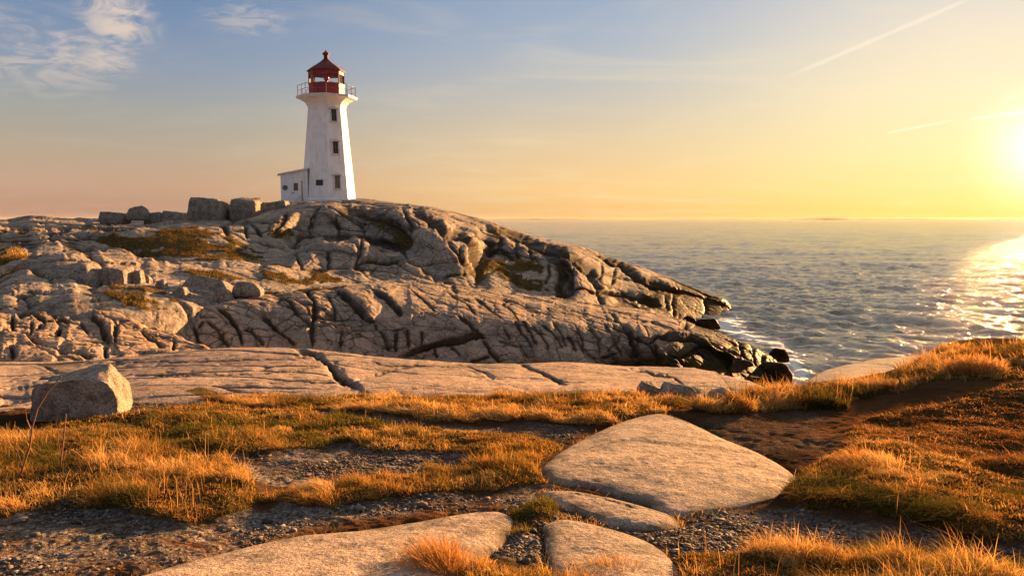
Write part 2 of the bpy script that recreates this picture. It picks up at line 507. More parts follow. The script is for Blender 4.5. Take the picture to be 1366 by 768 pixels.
M['white'] = paint_white()
M['trim'] = simple('grey_white_trim', (0.62, 0.61, 0.60), 0.6, noise=0.5, nscale=4)
M['red'] = simple('red_paint', (0.27, 0.008, 0.011), 0.6, noise=0.5, nscale=3, col2=(0.11, 0.005, 0.006))
M['red_roof'] = simple('dark_red_roof', (0.10, 0.005, 0.010), 0.75, noise=0.5, nscale=2.5)
M['iron'] = simple('grey_iron', (0.12, 0.125, 0.135), 0.5, 0.6)
M['dark'] = simple('dark_interior', (0.012, 0.011, 0.012), 0.35)
M['board'] = simple('weathered_board', (0.16, 0.12, 0.09), 0.75, noise=0.8, nscale=7, col2=(0.07, 0.055, 0.045))
M['plaque'] = simple('black_plaque', (0.01, 0.01, 0.011), 0.35)
M['door_wood'] = simple('ochre_wood', (0.42, 0.25, 0.10), 0.7, noise=0.5)
M['concrete'] = simple('old_concrete', (0.30, 0.27, 0.24), 0.85, noise=0.7, nscale=3, bump=0.4)
M['lamp_red'] = simple('red_lantern_glass', (0.42, 0.01, 0.03), 0.25)


def glass_mat():
    m, T, b = new_mat('lantern_glass')
    b.inputs['Base Color'].default_value = (1, 1, 1, 1)
    out = [n for n in T.n if n.type == 'OUTPUT_MATERIAL'][0]
    tr = T.new('ShaderNodeBsdfTransparent'); tr.inputs[0].default_value = (0.93, 0.95, 0.95, 1)
    gl = T.new('ShaderNodeBsdfGlossy'); gl.inputs['Roughness'].default_value = 0.03
    fr = T.new('ShaderNodeFresnel'); fr.inputs[0].default_value = 1.45
    mx = T.new('ShaderNodeMixShader')
    T.l.new(fr.outputs[0], mx.inputs[0]); T.l.new(tr.outputs[0], mx.inputs[1]); T.l.new(gl.outputs[0], mx.inputs[2])
    T.l.new(mx.outputs[0], out.inputs['Surface'])
    return m


M['glass'] = glass_mat()


def ground_mat():
    m, T, b = new_mat('soil_and_gravel')
    p = wpos(T)
    n1 = T.noise(p, 1.3, 5, 0.65, 0.5); n2 = T.noise(p, 11, 5, 0.7); n3 = T.noise(p, 60, 3, 0.7)
    soil = T.mix(T.mr(n1, 0.35, 0.7), (0.040, 0.023, 0.014), (0.085, 0.045, 0.022))
    soil = T.mix(T.mr(n2, 0.45, 0.7), soil, (0.035, 0.024, 0.016))
    red = T.mix(T.mr(n2, 0.35, 0.65), (0.08, 0.036, 0.016), (0.17, 0.075, 0.028))
    c = T.mix(T.attr('dirt'), soil, red)
    vg = T.new('ShaderNodeTexVoronoi'); T.put(vg.inputs['Vector'], p); vg.inputs['Scale'].default_value = 55
    gcol = T.ramp(T.vmath('DOT_PRODUCT', vg.outputs['Color'], (0.4, 0.3, 0.3)), [(0.15, (0.05, 0.045, 0.045)), (0.5, (0.14, 0.125, 0.115)), (0.85, (0.34, 0.29, 0.25))])
    gfac = T.math('MULTIPLY', T.attr('gravel'), T.mr(T.math('ADD', n1, T.math('MULTIPLY', n2, 0.5)), 0.55, 0.9))
    c = T.mix(gfac, c, gcol)
    tur = T.mix(T.mr(n2, 0.35, 0.65), (0.030, 0.024, 0.010), (0.085, 0.050, 0.018))
    c = T.mix(T.mr(T.math('ADD', T.attr('grass'), T.math('MULTIPLY', T.math('SUBTRACT', n2, 0.5), 0.7)), 0.35, 0.65), c, tur)
    T.put(b.inputs['Base Color'], c); b.inputs['Roughness'].default_value = 0.95
    b.inputs['Specular IOR Level'].default_value = 0.0
    h = T.math('ADD', n2, T.math('MULTIPLY', n3, 0.5))
    nb = T.bump(T.math('ADD', h, T.math('MULTIPLY', T.noise(p, 4.0, 4, 0.7), 1.5)), 1.0, 0.045)
    nb = T.bump(vg.outputs['Distance'], 0.5, 0.008, nb)
    T.put(b.inputs['Normal'], nb)
    return m


M['ground'] = ground_mat()


def blade_mat(name, trans=0.45):
    m, T, b = new_mat(name)
    out = [n for n in T.n if n.type == 'OUTPUT_MATERIAL'][0]
    col = T.attr('tint', 'Vector')
    tc = T.mix(1.0, col, (1.25, 1.0, 0.7), 'MULTIPLY')
    d = T.new('ShaderNodeBsdfDiffuse'); t = T.new('ShaderNodeBsdfTranslucent'); mx = T.new('ShaderNodeMixShader')
    T.put(d.inputs[0], col); T.put(t.inputs[0], tc); mx.inputs[0].default_value = trans
    T.l.new(d.outputs[0], mx.inputs[1]); T.l.new(t.outputs[0], mx.inputs[2]); T.l.new(mx.outputs[0], out.inputs['Surface'])
    T.n.remove(b)
    return m


M['blade'] = blade_mat('dry_grass', 0.33)
M['stone'] = None


def stone_mat():
    m, T, b = new_mat('gravel_stone')
    col = T.attr('tint', 'Vector')
    T.put(b.inputs['Base Color'], col); b.inputs['Roughness'].default_value = 0.8; b.inputs['Specular IOR Level'].default_value = 0.05
    return m


M['stone'] = stone_mat()


def sea_mat():
    m, T, b = new_mat('sea_water')
    p = wpos(T)
    b.inputs['IOR'].default_value = 1.42
    b.inputs['Roughness'].default_value = 0.06
    n1 = T.noise(T.mapping(p, (0.6, 1.0, 1.0), (0, 0, 0.15)), 0.9, 6, 0.68, 0.4)
    n2 = T.noise(T.mapping(p, (0.6, 1.0, 1.0), (0, 0, -0.2)), 4.0, 4, 0.6, 0.3)
    n0 = T.noise(T.mapping(p, (0.4, 1.0, 1.0), (0, 0, 0.1)), 0.32, 4, 0.6, 0.5)
    h = T.math('ADD', T.math('ADD', n1, T.math('MULTIPLY', n2, 0.38)), T.math('MULTIPLY', n0, 0.6))
    T.put(b.inputs['Normal'], T.bump(h, 1.0, 0.34))
    foam = T.attr('foam')
    fn = T.noise(p, 1.1, 6, 0.7, 0.8)
    ff = T.mr(T.math('ADD', T.math('MULTIPLY', foam, 0.62), fn), 0.84, 1.06)
    ff = T.math('MULTIPLY', ff, T.mr(foam, 0.02, 0.15))
    deep = T.mix(T.mr(T.noise(p, 0.03, 3), 0.4, 0.6), (0.11, 0.098, 0.082), (0.15, 0.13, 0.10))
    T.put(b.inputs['Base Color'], T.mix(ff, deep, (0.78, 0.76, 0.72)))
    T.put(b.inputs['Roughness'], T.mr(ff, 0, 1, 0.07, 0.7))
    return m


M['sea'] = sea_mat()

# ------------------------------------------------------------------ the sea
def ocean_tile(N, L, wind, wdir, seed, small):
    g = np.random.default_rng(seed)
    k = np.fft.fftfreq(N, L / N) * 2 * np.pi
    kx, ky = np.meshgrid(k, k); kk = np.hypot(kx, ky); kk[0, 0] = 1
    Lw = wind ** 2 / 9.81
    cosf = (kx * math.cos(wdir) + ky * math.sin(wdir)) / kk
    ph = np.exp(-1 / (kk * Lw) ** 2) / kk ** 4 * (0.12 + cosf ** 2) * np.exp(-(kk * small) ** 2)
    ph[0, 0] = 0
    h = (g.normal(size=(N, N)) + 1j * g.normal(size=(N, N))) * np.sqrt(ph)
    H = np.fft.ifft2(h).real; sx = np.fft.ifft2(h * -1j * kx / kk).real; sy = np.fft.ifft2(h * -1j * ky / kk).real
    s = H.std()
    return H / s, sx / s, sy / s


def tile_sample(A, x, y, L):
    N = A.shape[0]
    u = (x / L * N) % N; v = (y / L * N) % N
    i = np.floor(u).astype(int) % N; j = np.floor(v).astype(int) % N; fu = u - np.floor(u); fv = v - np.floor(v)
    i1 = (i + 1) % N; j1 = (j + 1) % N
    return A[j, i] * (1 - fu) * (1 - fv) + A[j, i1] * fu * (1 - fv) + A[j1, i] * (1 - fu) * fv + A[j1, i1] * fu * fv


FOAM = [[(955, 424), (985, 416), (1000, 428), (985, 440), (960, 442), (940, 436)],
        [(960, 440), (1000, 436), (1050, 462), (1066, 478), (1050, 482), (1010, 460)],
        [(1030, 476), (1070, 480), (1085, 502), (1066, 520), (1030, 512), (990, 508), (985, 494), (1010, 492)]]


def build_sea():
    nu, nv = 820, 900
    pxs = np.linspace(-350, 1850, nu)
    # rows: fine near the shore, out to the horizon
    depr = np.concatenate([np.linspace(330, 4, nv - 60), np.geomspace(3.9, 0.56, 60)])
    d = CAMH * F / depr
    X = (pxs[None, :] - 683) / F * d[:, None]; Y = np.broadcast_to(d[:, None], X.shape).copy()
    P = np.stack([X, Y, np.zeros_like(X)], -1)
    H1, a1, b1 = ocean_tile(512, 97.0, 5.2, 1.2, 3, 0.18)
    H2, a2, b2 = ocean_tile(512, 41.0, 2.3, 1.7, 5, 0.06)
    H3, a3, b3 = ocean_tile(512, 640.0, 7.5, 1.35, 8, 1.2)
    c, s = math.cos(0.5), math.sin(0.5)
    xr, yr = X * c - Y * s, X * s + Y * c
    fade = 1 / (1 + (d / 260) ** 2)[:, None]
    am1, am2, am3 = 0.085, 0.080, 0.14
    P[..., 2] = am3 * tile_sample(H3, X, Y, 640) + (am1 * tile_sample(H1, X, Y, 97) + am2 * tile_sample(H2, xr, yr, 41)) * fade
    P[..., 0] += 0.9 * am1 * tile_sample(a1, X, Y, 97) * fade
    P[..., 1] += (0.9 * am1 * tile_sample(b1, X, Y, 97) + 0.8 * am2 * tile_sample(b2, xr, yr, 41)) * fade
    ppx, ppy = proj(np.stack([X, Y, 0 * X], -1))
    fm = np.zeros(X.shape)
    for pl in FOAM: fm = np.maximum(fm, inpoly(ppx, ppy, pl).astype(float))
    fm = blur(fm, 5)
    me = mesh_np('sea', P, grid_faces(nv, nu), attrs={'foam': fm})
    tag(link('sea', me, M['sea']), kind='structure')


build_sea()

# ------------------------------------------------------------------ granite: headland, ridge, outcrop, ledge
CRACKS = {}
CRACKS['headland'] = [
    ([(394, 324), (405, 315), (417, 312), (450, 314), (475, 313), (491, 316), (512, 322), (530, 329), (539, 324)], .35, .8, .3),
    ([(426, 274), (417, 291), (414, 304), (416, 313)], .14, .4),
    ([(450, 287), (449, 297), (452, 308), (450, 313)], .12, .35),
    ([(487, 296), (483, 305), (486, 314)], .15, .35),
    ([(453, 283), (466, 291), (480, 299), (484, 307)], .14, .3),
    ([(384, 282), (373, 299), (366, 305)], .25, .5, .4),
    ([(459, 276), (487, 285), (506, 293), (522, 305), (537, 322), (540, 326)], .8, .9),
    ([(392, 335), (408, 354), (426, 362)], .15, .3),
    ([(483, 316), (484, 330), (478, 343), (477, 354), (483, 360)], .2, .4),
    ([(439, 330), (442, 343), (442, 354)], .25, .4),
    ([(478, 347), (505, 346), (522, 349), (534, 346)], .25, .4, .3),
    ([(408, 356), (440, 358), (470, 356), (500, 360), (530, 366)], .25, .4, .4),
    ([(530, 329), (551, 349), (570, 360), (587, 372), (597, 377)], .3, .7, .5),
    ([(537, 277), (548, 293), (541, 301), (540, 321), (530, 329)], .22, .6),
    ([(583, 301), (600, 315), (609, 330), (622, 347), (633, 363), (641, 369)], .2, .5),
    ([(616, 322), (616, 337), (630, 354), (637, 365)], .12, .3),
    ([(592, 364), (612, 365), (634, 364)], .12, .3),
    ([(552, 279), (575, 291), (603, 307), (625, 316), (636, 327), (642, 347), (642, 361), (639, 376)], .4, .9, -.4),
    ([(628, 312), (659, 319), (656, 338)], .2, .5),
    ([(650, 302), (669, 313), (669, 326), (656, 338)], .3, .6),
    ([(669, 326), (681, 338), (692, 347)], .2, .4),
    ([(734, 332), (746, 349), (748, 368), (748, 401)], .5, 1.1),
    ([(740, 335), (760, 360), (759, 384), (751, 401)], .5, 1.1),
    ([(768, 349), (763, 368), (759, 384)], .14, .4),
    ([(759, 385), (782, 383), (801, 390)], .14, .35),
    ([(668, 304), (706, 317), (727, 327), (749, 334), (771, 346), (790, 362), (802, 381), (807, 406)], .35, .8, -.5),
    ([(801, 351), (806, 363), (799, 368), (804, 374), (817, 382)], .16, .4),
    ([(823, 352), (821, 373), (817, 384)], .22, .5),
    ([(806, 363), (820, 365), (840, 370)], .14, .35),
    ([(707, 320), (709, 348)], .18, .4), ([(712, 334), (715, 346)], .14, .3), ([(690, 315), (692, 346)], .2, .4),
    ([(741, 349), (727, 351), (693, 346), (657, 346), (643, 348)], .3, .6, -.8),
    ([(732, 351), (732, 366), (726, 379)], .14, .35),
    ([(643, 366), (670, 364), (690, 380)], .3, .5, .5),
    ([(800, 340), (831, 351), (853, 370), (878, 378), (909, 387)], .3, .7, -.7),
    ([(806, 392), (830, 390), (852, 396), (880, 405)], .5, .8, .5),
    ([(900, 387), (900, 420)], .12, .2), ([(889, 389), (891, 412)], .10, .15), ([(941, 398), (942, 420)], .16, .3),
    ([(0, 313), (46, 310), (85, 312), (117, 321)], .3, .5, .5), ([(62, 297), (87, 311), (116, 316), (150, 316)], .25, .5, .4),
    ([(0, 333), (47, 332), (66, 329), (78, 324)], .3, .5, .5), ([(84, 333), (125, 336), (169, 332), (184, 338), (230, 347)], .3, .5, .5),
    ([(0, 300), (30, 298), (60, 300), (110, 296), (160, 298), (210, 300)], .4, .6, .6),
    ([(120, 303), (170, 306), (196, 301), (240, 305)], .3, .5, .5),
    ([(300, 312), (318, 318), (345, 322), (380, 328)], .3, .5, .5), ([(296, 296), (305, 315)], .3, .6), ([(328, 300), (330, 315)], .25, .5),
    ([(335, 298), (348, 312)], .18, .4), ([(300, 296), (330, 292), (372, 296)], .3, .5, .4),
    ([(0, 322), (60, 320), (110, 325)], .2, .4, .3), ([(20, 347), (60, 344), (110, 344), (170, 348), (215, 352)], .25, .4, .4),
    ([(111, 348), (130, 362), (133, 378)], .25, .5), ([(340, 352), (380, 350), (410, 358)], .15, .3, .25),
    ([(0, 364), (40, 368), (70, 380)], .2, .4, .3), ([(120, 384), (160, 378), (200, 376)], .2, .4, .3),
]
CRACKS['ridge'] = [
    ([(241, 413), (250, 422), (260, 441), (264, 454), (283, 466)], .12, .35, .2), ([(274, 422), (289, 437), (299, 451), (307, 463)], .10, .3),
    ([(264, 435), (274, 426)], .08, .2), ([(289, 407), (305, 421), (314, 435), (321, 447), (325, 460)], .11, .35, -.15),
    ([(325, 440), (336, 443), (349, 454), (353, 460)], .10, .25), ([(349, 422), (366, 435), (367, 441)], .14, .3), ([(238, 435), (242, 429)], .06, .15),
    ([(212, 410), (222, 422), (236, 428)], .1, .2), ([(258, 408), (270, 420), (290, 420)], .1, .2),
    ([(364, 387), (386, 401), (397, 415), (411, 426), (414, 436)], .10, .3), ([(408, 384), (419, 398), (420, 412), (417, 436), (416, 462)], .17, .55),
    ([(450, 383), (466, 393), (481, 407), (491, 423), (500, 428)], .13, .4, -.35), ([(422, 421), (444, 422), (487, 422)], .07, .25, .2),
    ([(419, 434), (444, 434), (467, 439), (502, 443), (550, 443)], .11, .35, .35), ([(500, 429), (503, 443), (512, 454), (519, 473)], .13, .4),
    ([(527, 445), (527, 473)], .11, .35), ([(498, 384), (519, 397), (534, 411), (536, 421)], .10, .3, -.25), ([(497, 426), (536, 423), (550, 422)], .10, .3, .35),
    ([(350, 418), (359, 425), (370, 440), (384, 451), (395, 462)], .13, .35), ([(350, 439), (373, 442), (397, 437), (414, 436)], .07, .2, .25),
    ([(456, 440), (455, 462)], .09, .25), ([(520, 425), (551, 423), (582, 415), (606, 422), (632, 428), (661, 428), (697, 429), (720, 431)], .10, .35, .35),
    ([(548, 384), (567, 400), (582, 414), (590, 420)], 0.05, 0.16), ([(600, 393), (620, 404), (636, 420)], 0.05, 0.16),
    ([(607, 423), (623, 434), (636, 448), (650, 454)], .12, .35), ([(536, 476), (567, 465), (595, 459), (629, 451), (642, 450)], .15, .45, -.4),
    ([(567, 445), (607, 443), (636, 447)], .08, .25, .2), ([(645, 454), (653, 470), (667, 484)], .13, .4), ([(628, 481), (654, 476)], .1, .25),
    ([(632, 397), (653, 411), (670, 425)], 0.05, 0.16), ([(670, 403), (686, 417), (697, 428)], 0.05, 0.16), ([(682, 429), (695, 447), (711, 465)], 0.05, 0.16),
    ([(692, 431), (707, 447), (717, 462)], 0.05, 0.16), ([(579, 464), (583, 478)], .08, .25), ([(601, 461), (614, 473)], .08, .25),
    ([(661, 456), (692, 464), (704, 479)], .11, .3, .2), ([(601, 378), (611, 389), (645, 393), (676, 398), (720, 415)], .14, .35, .3),
    ([(690, 430), (718, 432), (735, 430)], .1, .3, .3), ([(707, 435), (726, 455), (731, 467)], 0.05, 0.16), ([(721, 436), (742, 453), (751, 467)], 0.05, 0.16),
    ([(734, 432), (749, 449), (756, 467)], 0.05, 0.16), ([(765, 435), (776, 452), (777, 474)], 0.05, 0.16), ([(784, 436), (798, 455), (801, 474)], 0.05, 0.16),
    ([(804, 433), (815, 447), (827, 467), (831, 474)], 0.05, 0.16), ([(831, 436), (845, 452), (851, 477)], .13, .4, -.35),
    ([(784, 425), (806, 425), (834, 433), (890, 431)], .12, .35, .35), ([(721, 410), (756, 417), (784, 422)], .12, .3, .3), ([(812, 411), (824, 428)], .12, .3),
    ([(865, 461), (877, 452), (890, 447), (909, 446)], .12, .35, .3), ([(846, 450), (863, 461), (874, 474), (876, 488)], .13, .4), ([(802, 477), (824, 469)], .1, .3),
    ([(870, 452), (909, 452), (922, 453), (953, 467), (972, 480), (975, 495)], .14, .4, -.5), ([(914, 433), (911, 441), (936, 452), (957, 466), (985, 478)], .2, .5, .4),
    ([(872, 460), (880, 488)], .1, .3), ([(903, 478), (922, 469), (935, 460)], .1, .3), ([(890, 472), (903, 478), (920, 490)], .1, .3),
    ([(1003, 459), (1007, 487)], .14, .35), ([(985, 450), (990, 480)], .2, .35), ([(1015, 470), (1022, 492)], .2, .35),
    ([(756, 447), (768, 470)], .08, .25), ([(815, 440), (840, 443)], .08, .2), ([(740, 400), (760, 410), (800, 412), (840, 418)], .12, .25, .25),
    ([(436, 386), (447, 404), (452, 420)], .06, .15), ([(670, 440), (680, 455)], .08, .2), ([(540, 445), (545, 470)], .05, .15), ([(560, 447), (562, 465)], .05, .15),
]
CRACKS['outcrop'] = [
    ([(16, 400), (17, 415), (16, 437)], .10, .35), ([(0, 437), (16, 439), (47, 442), (78, 443), (87, 446)], .10, .35, .3),
    ([(2, 382), (19, 395), (30, 401), (52, 407), (69, 414), (81, 425)], .07, .25, .15), ([(34, 386), (52, 397), (67, 411)], .06, .2),
    ([(84, 393), (97, 407), (106, 414), (122, 417), (136, 431), (150, 456)], .09, .3, -.2), ([(81, 425), (78, 439), (84, 445)], .09, .3),
    ([(20, 415), (41, 414), (61, 420), (47, 432)], .06, .18), ([(42, 423), (39, 439)], .05, .15), ([(162, 425), (155, 432), (153, 454)], .08, .25),
    ([(134, 417), (156, 428), (175, 432), (200, 443), (235, 455)], .06, .2, .15), ([(17, 459), (34, 461), (62, 472), (81, 481)], .09, .3, .2),
    ([(27, 442), (52, 457), (78, 467), (120, 478)], .07, .25, .15), ([(16, 462), (17, 482)], .09, .25), ([(84, 446), (109, 450), (150, 457), (200, 462), (240, 464)], .08, .25, .2),
    ([(108, 423), (119, 437)], .07, .2), ([(100, 468), (125, 478)], .06, .2), ([(17, 415), (0, 412)], .06, .2), ([(61, 420), (82, 418), (95, 420)], .05, .15),
    ([(140, 462), (142, 478)], .07, .2), ([(52, 407), (54, 412)], .05, .15), ([(232, 448), (231, 468)], .09, .3), ([(186, 440), (205, 452), (220, 462)], .06, .2),
]
CRACKS['ledge'] = [
    ([(398, 463), (418, 469), (439, 485), (459, 503), (480, 517)], .07, .18, -.05), ([(180, 499), (260, 497), (331, 498), (400, 492), (439, 484)], .025, .06, .05),
    ([(20, 506), (80, 500), (166, 481), (250, 479), (330, 477), (406, 478)], .025, .06, .05), ([(468, 507), (512, 495), (562, 488), (623, 488), (658, 503)], .03, .07, .05),
    ([(690, 485), (723, 497), (755, 511)], .03, .08), ([(491, 479), (518, 487), (567, 487)], .02, .05, .03), ([(840, 491), (897, 502), (929, 523)], .05, .12, .05),
    ([(350, 510), (400, 507), (450, 508)], .02, .04, .03), ([(0, 518), (60, 512), (110, 510)], .03, .06, .05), ([(950, 494), (965, 505), (975, 522)], .02, .03, .08),
    ([(0, 536), (40, 533)], .03, .06, .05),
]

VEG = {}
VEG['headland'] = [[(170, 330), (200, 316), (225, 309), (262, 306), (300, 312), (330, 328), (350, 340), (335, 348), (290, 350), (230, 342), (190, 338)],
                   [(235, 366), (300, 362), (350, 366), (420, 364), (460, 372), (470, 378), (330, 384), (260, 376)],
                   [(-200, 330), (0, 332), (28, 334), (34, 350), (44, 362), (20, 372), (0, 376), (-200, 376)],
                   [(120, 398), (150, 390), (200, 392), (232, 398), (240, 418), (180, 416)],
                   [(640, 347), (690, 346), (728, 352), (724, 368), (726, 388), (700, 392), (672, 380), (650, 372), (642, 364)],
                   [(458, 276), (478, 280), (505, 290), (525, 304), (538, 318), (536, 328), (520, 322), (512, 305), (490, 292)],
                   [(655, 300), (672, 306), (668, 322), (660, 312)], [(360, 308), (384, 306), (396, 316), (378, 318)],
                   [(735, 334), (748, 345), (758, 362), (760, 382), (751, 402), (747, 401), (747, 360)],
                   [(115, 318), (140, 314), (190, 322), (180, 330), (130, 326)], [(0, 300), (20, 297), (60, 299), (40, 302)]]
VEG['ridge'] = [[(300, 392), (330, 384), (450, 378), (470, 380), (440, 384), (380, 386), (330, 394)]]
VEG['outcrop'] = []
VEG['ledge'] = [[(248, 523), (268, 519), (290, 523), (270, 529)]]


def hide_below(cols): return cols


def granite(name, cols, nu, vcount, mat, rough, cells, roundA, roundW, seed, crest_knot):
    px, py, d, ts = sheet(cols, nu, vcount)
    P = unproj(px, py, d)
    N = grid_normals(P); N = blur(N, 4); N /= np.linalg.norm(N, axis=-1, keepdims=True)
    if np.mean(N[..., 2]) < 0: N = -N
    vis = (ts <= crest_knot + 0.15)[:, None] * np.ones(nu)[None, :]
    near, groove, step = crack_fields(px, py, d, CRACKS[name])
    A = roundA * (0.75 + 0.5 * fbm(P, 0.35, 2, seed=seed + 40))
    disp = -A * np.exp(-near / roundW) - groove * {'headland': 0.5, 'ridge': 0.36, 'outcrop': 0.5, 'ledge': 0.6}[name] + step
    disp = disp * vis
    rr = fbm(P, 1 / rough[0], 6, 0.52, seed=seed)
    disp = disp + rough[1] * rr
    crk = np.exp(-(near / (0.0022 * d)) ** 2) * 0.9 * vis + np.clip(groove / 0.35, 0, 1) * 0.8 * vis
    tone = np.zeros(px.shape)
    for (sc_, amp, gw, gd, rot) in cells:
        c, s = math.cos(rot), math.sin(rot)
        Q = np.stack([(P[..., 0] * c - P[..., 1] * s) / sc_[0], (P[..., 0] * s + P[..., 1] * c) / sc_[1], P[..., 2] / sc_[2]], -1)
        Q = Q + 0.25 * np.stack([fbm(P, 0.9 / sc_[0], 3, seed=seed + 60), fbm(P, 0.9 / sc_[0], 3, seed=seed + 64), 0 * rr], -1)
        e, cid, tl = worley(Q, seed + 11)
        m_ = np.clip(fbm(P, 0.5 / sc_[0], 2, seed=seed + 77) * 1.8 + 0.85, 0.3, 1)
        tone = tone + (cid - 0.5) * np.clip(e * 8, 0, 1)
        disp = disp + amp * ((cid - 0.5) + 0.8 * tl) * np.clip(e * 9, 0, 1) * m_ - gd * np.exp(-(e / gw) ** 2) * m_ - amp * 0.5 * np.exp(-e * 6) * m_
        crk = crk + 0.9 * np.exp(-(e / (gw * 1.1)) ** 2) * m_
    # layered ribs and pits
    disp = disp + 0.30 * rough[1] * np.abs(fbm(P * np.array([1, 1, 3.0]), 2.2 / rough[0], 4, seed=seed + 21))
    rid = 1 - np.abs(fbm(P, 1.9 / rough[0], 5, 0.6, seed=seed + 51)) * 2.2
    disp = disp - 0.30 * rough[1] * np.clip(rid, 0, 1) ** 4
    P2 = P + N * disp[..., None]
    veg = np.zeros(px.shape)
    jx = fbm(P, 0.8, 5, 0.6, seed=seed + 31) * 20; jy = fbm(P, 0.8, 5, 0.6, seed=seed + 35) * 9
    for pl in VEG[name]: veg = np.maximum(veg, inpoly(px + jx, py + jy, pl).astype(float))
    veg = blur(veg * vis * (fbm(P, 0.9, 4, 0.6, seed=seed + 37) > -0.16), 1)
    P2 = P2 + np.array([0, 0, 0.06 if name == 'headland' else 0.0]) * veg[..., None] * (1 + fbm(P, 1.5, 3, seed=5)[..., None])
    me = mesh_np(name, P2, grid_faces(len(ts), nu), attrs={'crack': np.clip(crk, 0, 1), 'veg': veg, 'tone': tone})
    o = link({'headland': 'headland', 'ridge': 'granite_ridge', 'outcrop': 'granite_outcrop', 'ledge': 'granite_ledge'}[name], me, mat)
    tag(o, kind='structure')
    return dict(P=P2, px=px, py=py, veg=veg, d=d)


HK = [(-420, (412, 22), (368, 28), (352, 30), (334, 41), (301, 47), (296, 74)), (-60, (412, 22), (368, 28), (352, 30), (334, 41), (300, 47), (294, 74)),
      (10, (412, 22), (368, 28), (352, 30), (334, 41), (300, 47), (292.5, 74)), (45, (414, 22.5), (369, 28), (352, 30), (334, 41), (299, 47), (288, 74)),
      (75, (416, 22.5), (370, 28), (352, 30.4), (334, 41.5), (299, 48), (289, 74)), (130, (418, 23), (371, 29), (352, 31), (334, 42), (301, 49), (291, 72)),
      (200, (420, 24), (373, 30), (352, 33), (342, 40), (306, 48), (293, 69)), (290, (410, 27), (373, 31.5), (352, 35), (345, 41), (308, 49), (291, 67)),
      (340, (405, 29), (372, 33), (352, 36), (342, 44), (300, 54), (282, 69)), (375, (402, 30), (371, 34.5), (351, 37), (330, 47), (290, 56), (273, 74)),
      (400, (400, 31), (371, 36), (336, 40), (319, 55), (279, 60), (269, 77)), (436, (400, 33), (372, 38), (323, 42), (313, 57.5), (275, 61.5), (268, 79)),
      (480, (400, 34), (374, 39), (321, 43), (314, 57.5), (279, 62.5), (266, 80)), (510, (400, 35), (375, 40), (333, 43.5), (323, 54), (286, 59), (268.5, 79)),
      (545, (400, 36), (376, 40.5), (346, 43), (336, 45.5), (293, 50), (273, 76)), (590, (404, 37), (381, 41), (369, 42.3), (362, 43.5), (305, 47), (280, 74)),
      (625, (408, 37.5), (385, 42), (373, 43.2), (364, 44.2), (319, 47.6), (288.5, 72)), (652, (410, 38), (388, 43), (375, 44.8), (349, 52), (312, 55.5), (294, 71)),
      (690, (416, 40), (396, 44), (385, 45.6), (349, 53), (319, 56), (306, 70)), (738, (420, 41.5), (403, 44.5), (394, 46), (360, 50), (335, 55), (320.5, 67)),
      (766, (424, 42), (406, 45), (399, 46), (388, 47), (347, 50), (327.5, 67)), (800, (430, 43), (411, 47), (405, 47.7), (393, 48.8), (371, 50.8), (338, 66)),
      (828, (434, 44), (415, 48.5), (409, 50), (395, 52.6), (372, 55.4), (348, 65)), (850, (436, 45), (418, 50), (412, 51), (397, 53.4), (374, 56.6), (356, 64)),
      (900, (445, 48), (428, 52), (419, 53.5), (403, 55.5), (388, 58), (375, 63)), (945, (455, 50), (436, 54), (428, 55.5), (414, 57.5), (403, 59.5), (393, 62)),
      (972, (462, 51), (443, 54.5), (436, 56), (425, 57.5), (414, 59.5), (404, 61.5)), (984, (472, 51), (455, 54.5), (449, 56), (440, 57.5), (431, 59.5), (423, 61)),
      (1010, (500, 51), (480, 54.5), (476, 56), (470, 57.5), (463, 59.5), (458, 61))]
HC = [(r[0], [(r[1][0] + 95, r[1][1] - 1.2)] + list(r[1:]) + [(r[6][0] + 9, r[6][1] * 1.22), (r[6][0] + 38, r[6][1] * 1.5)]) for r in HK]
headland = granite('headland', HC, 1000, [12, 55, 50, 80, 110, 60, 30, 15], M['rock_far'], (5.0, .13),
                   [((5.5, 3.2, 2.6), .13, .03, .07, 0.5), ((1.6, 1.0, 0.8), .035, .04, .03, -0.4)], .11, .34, 1, 6)

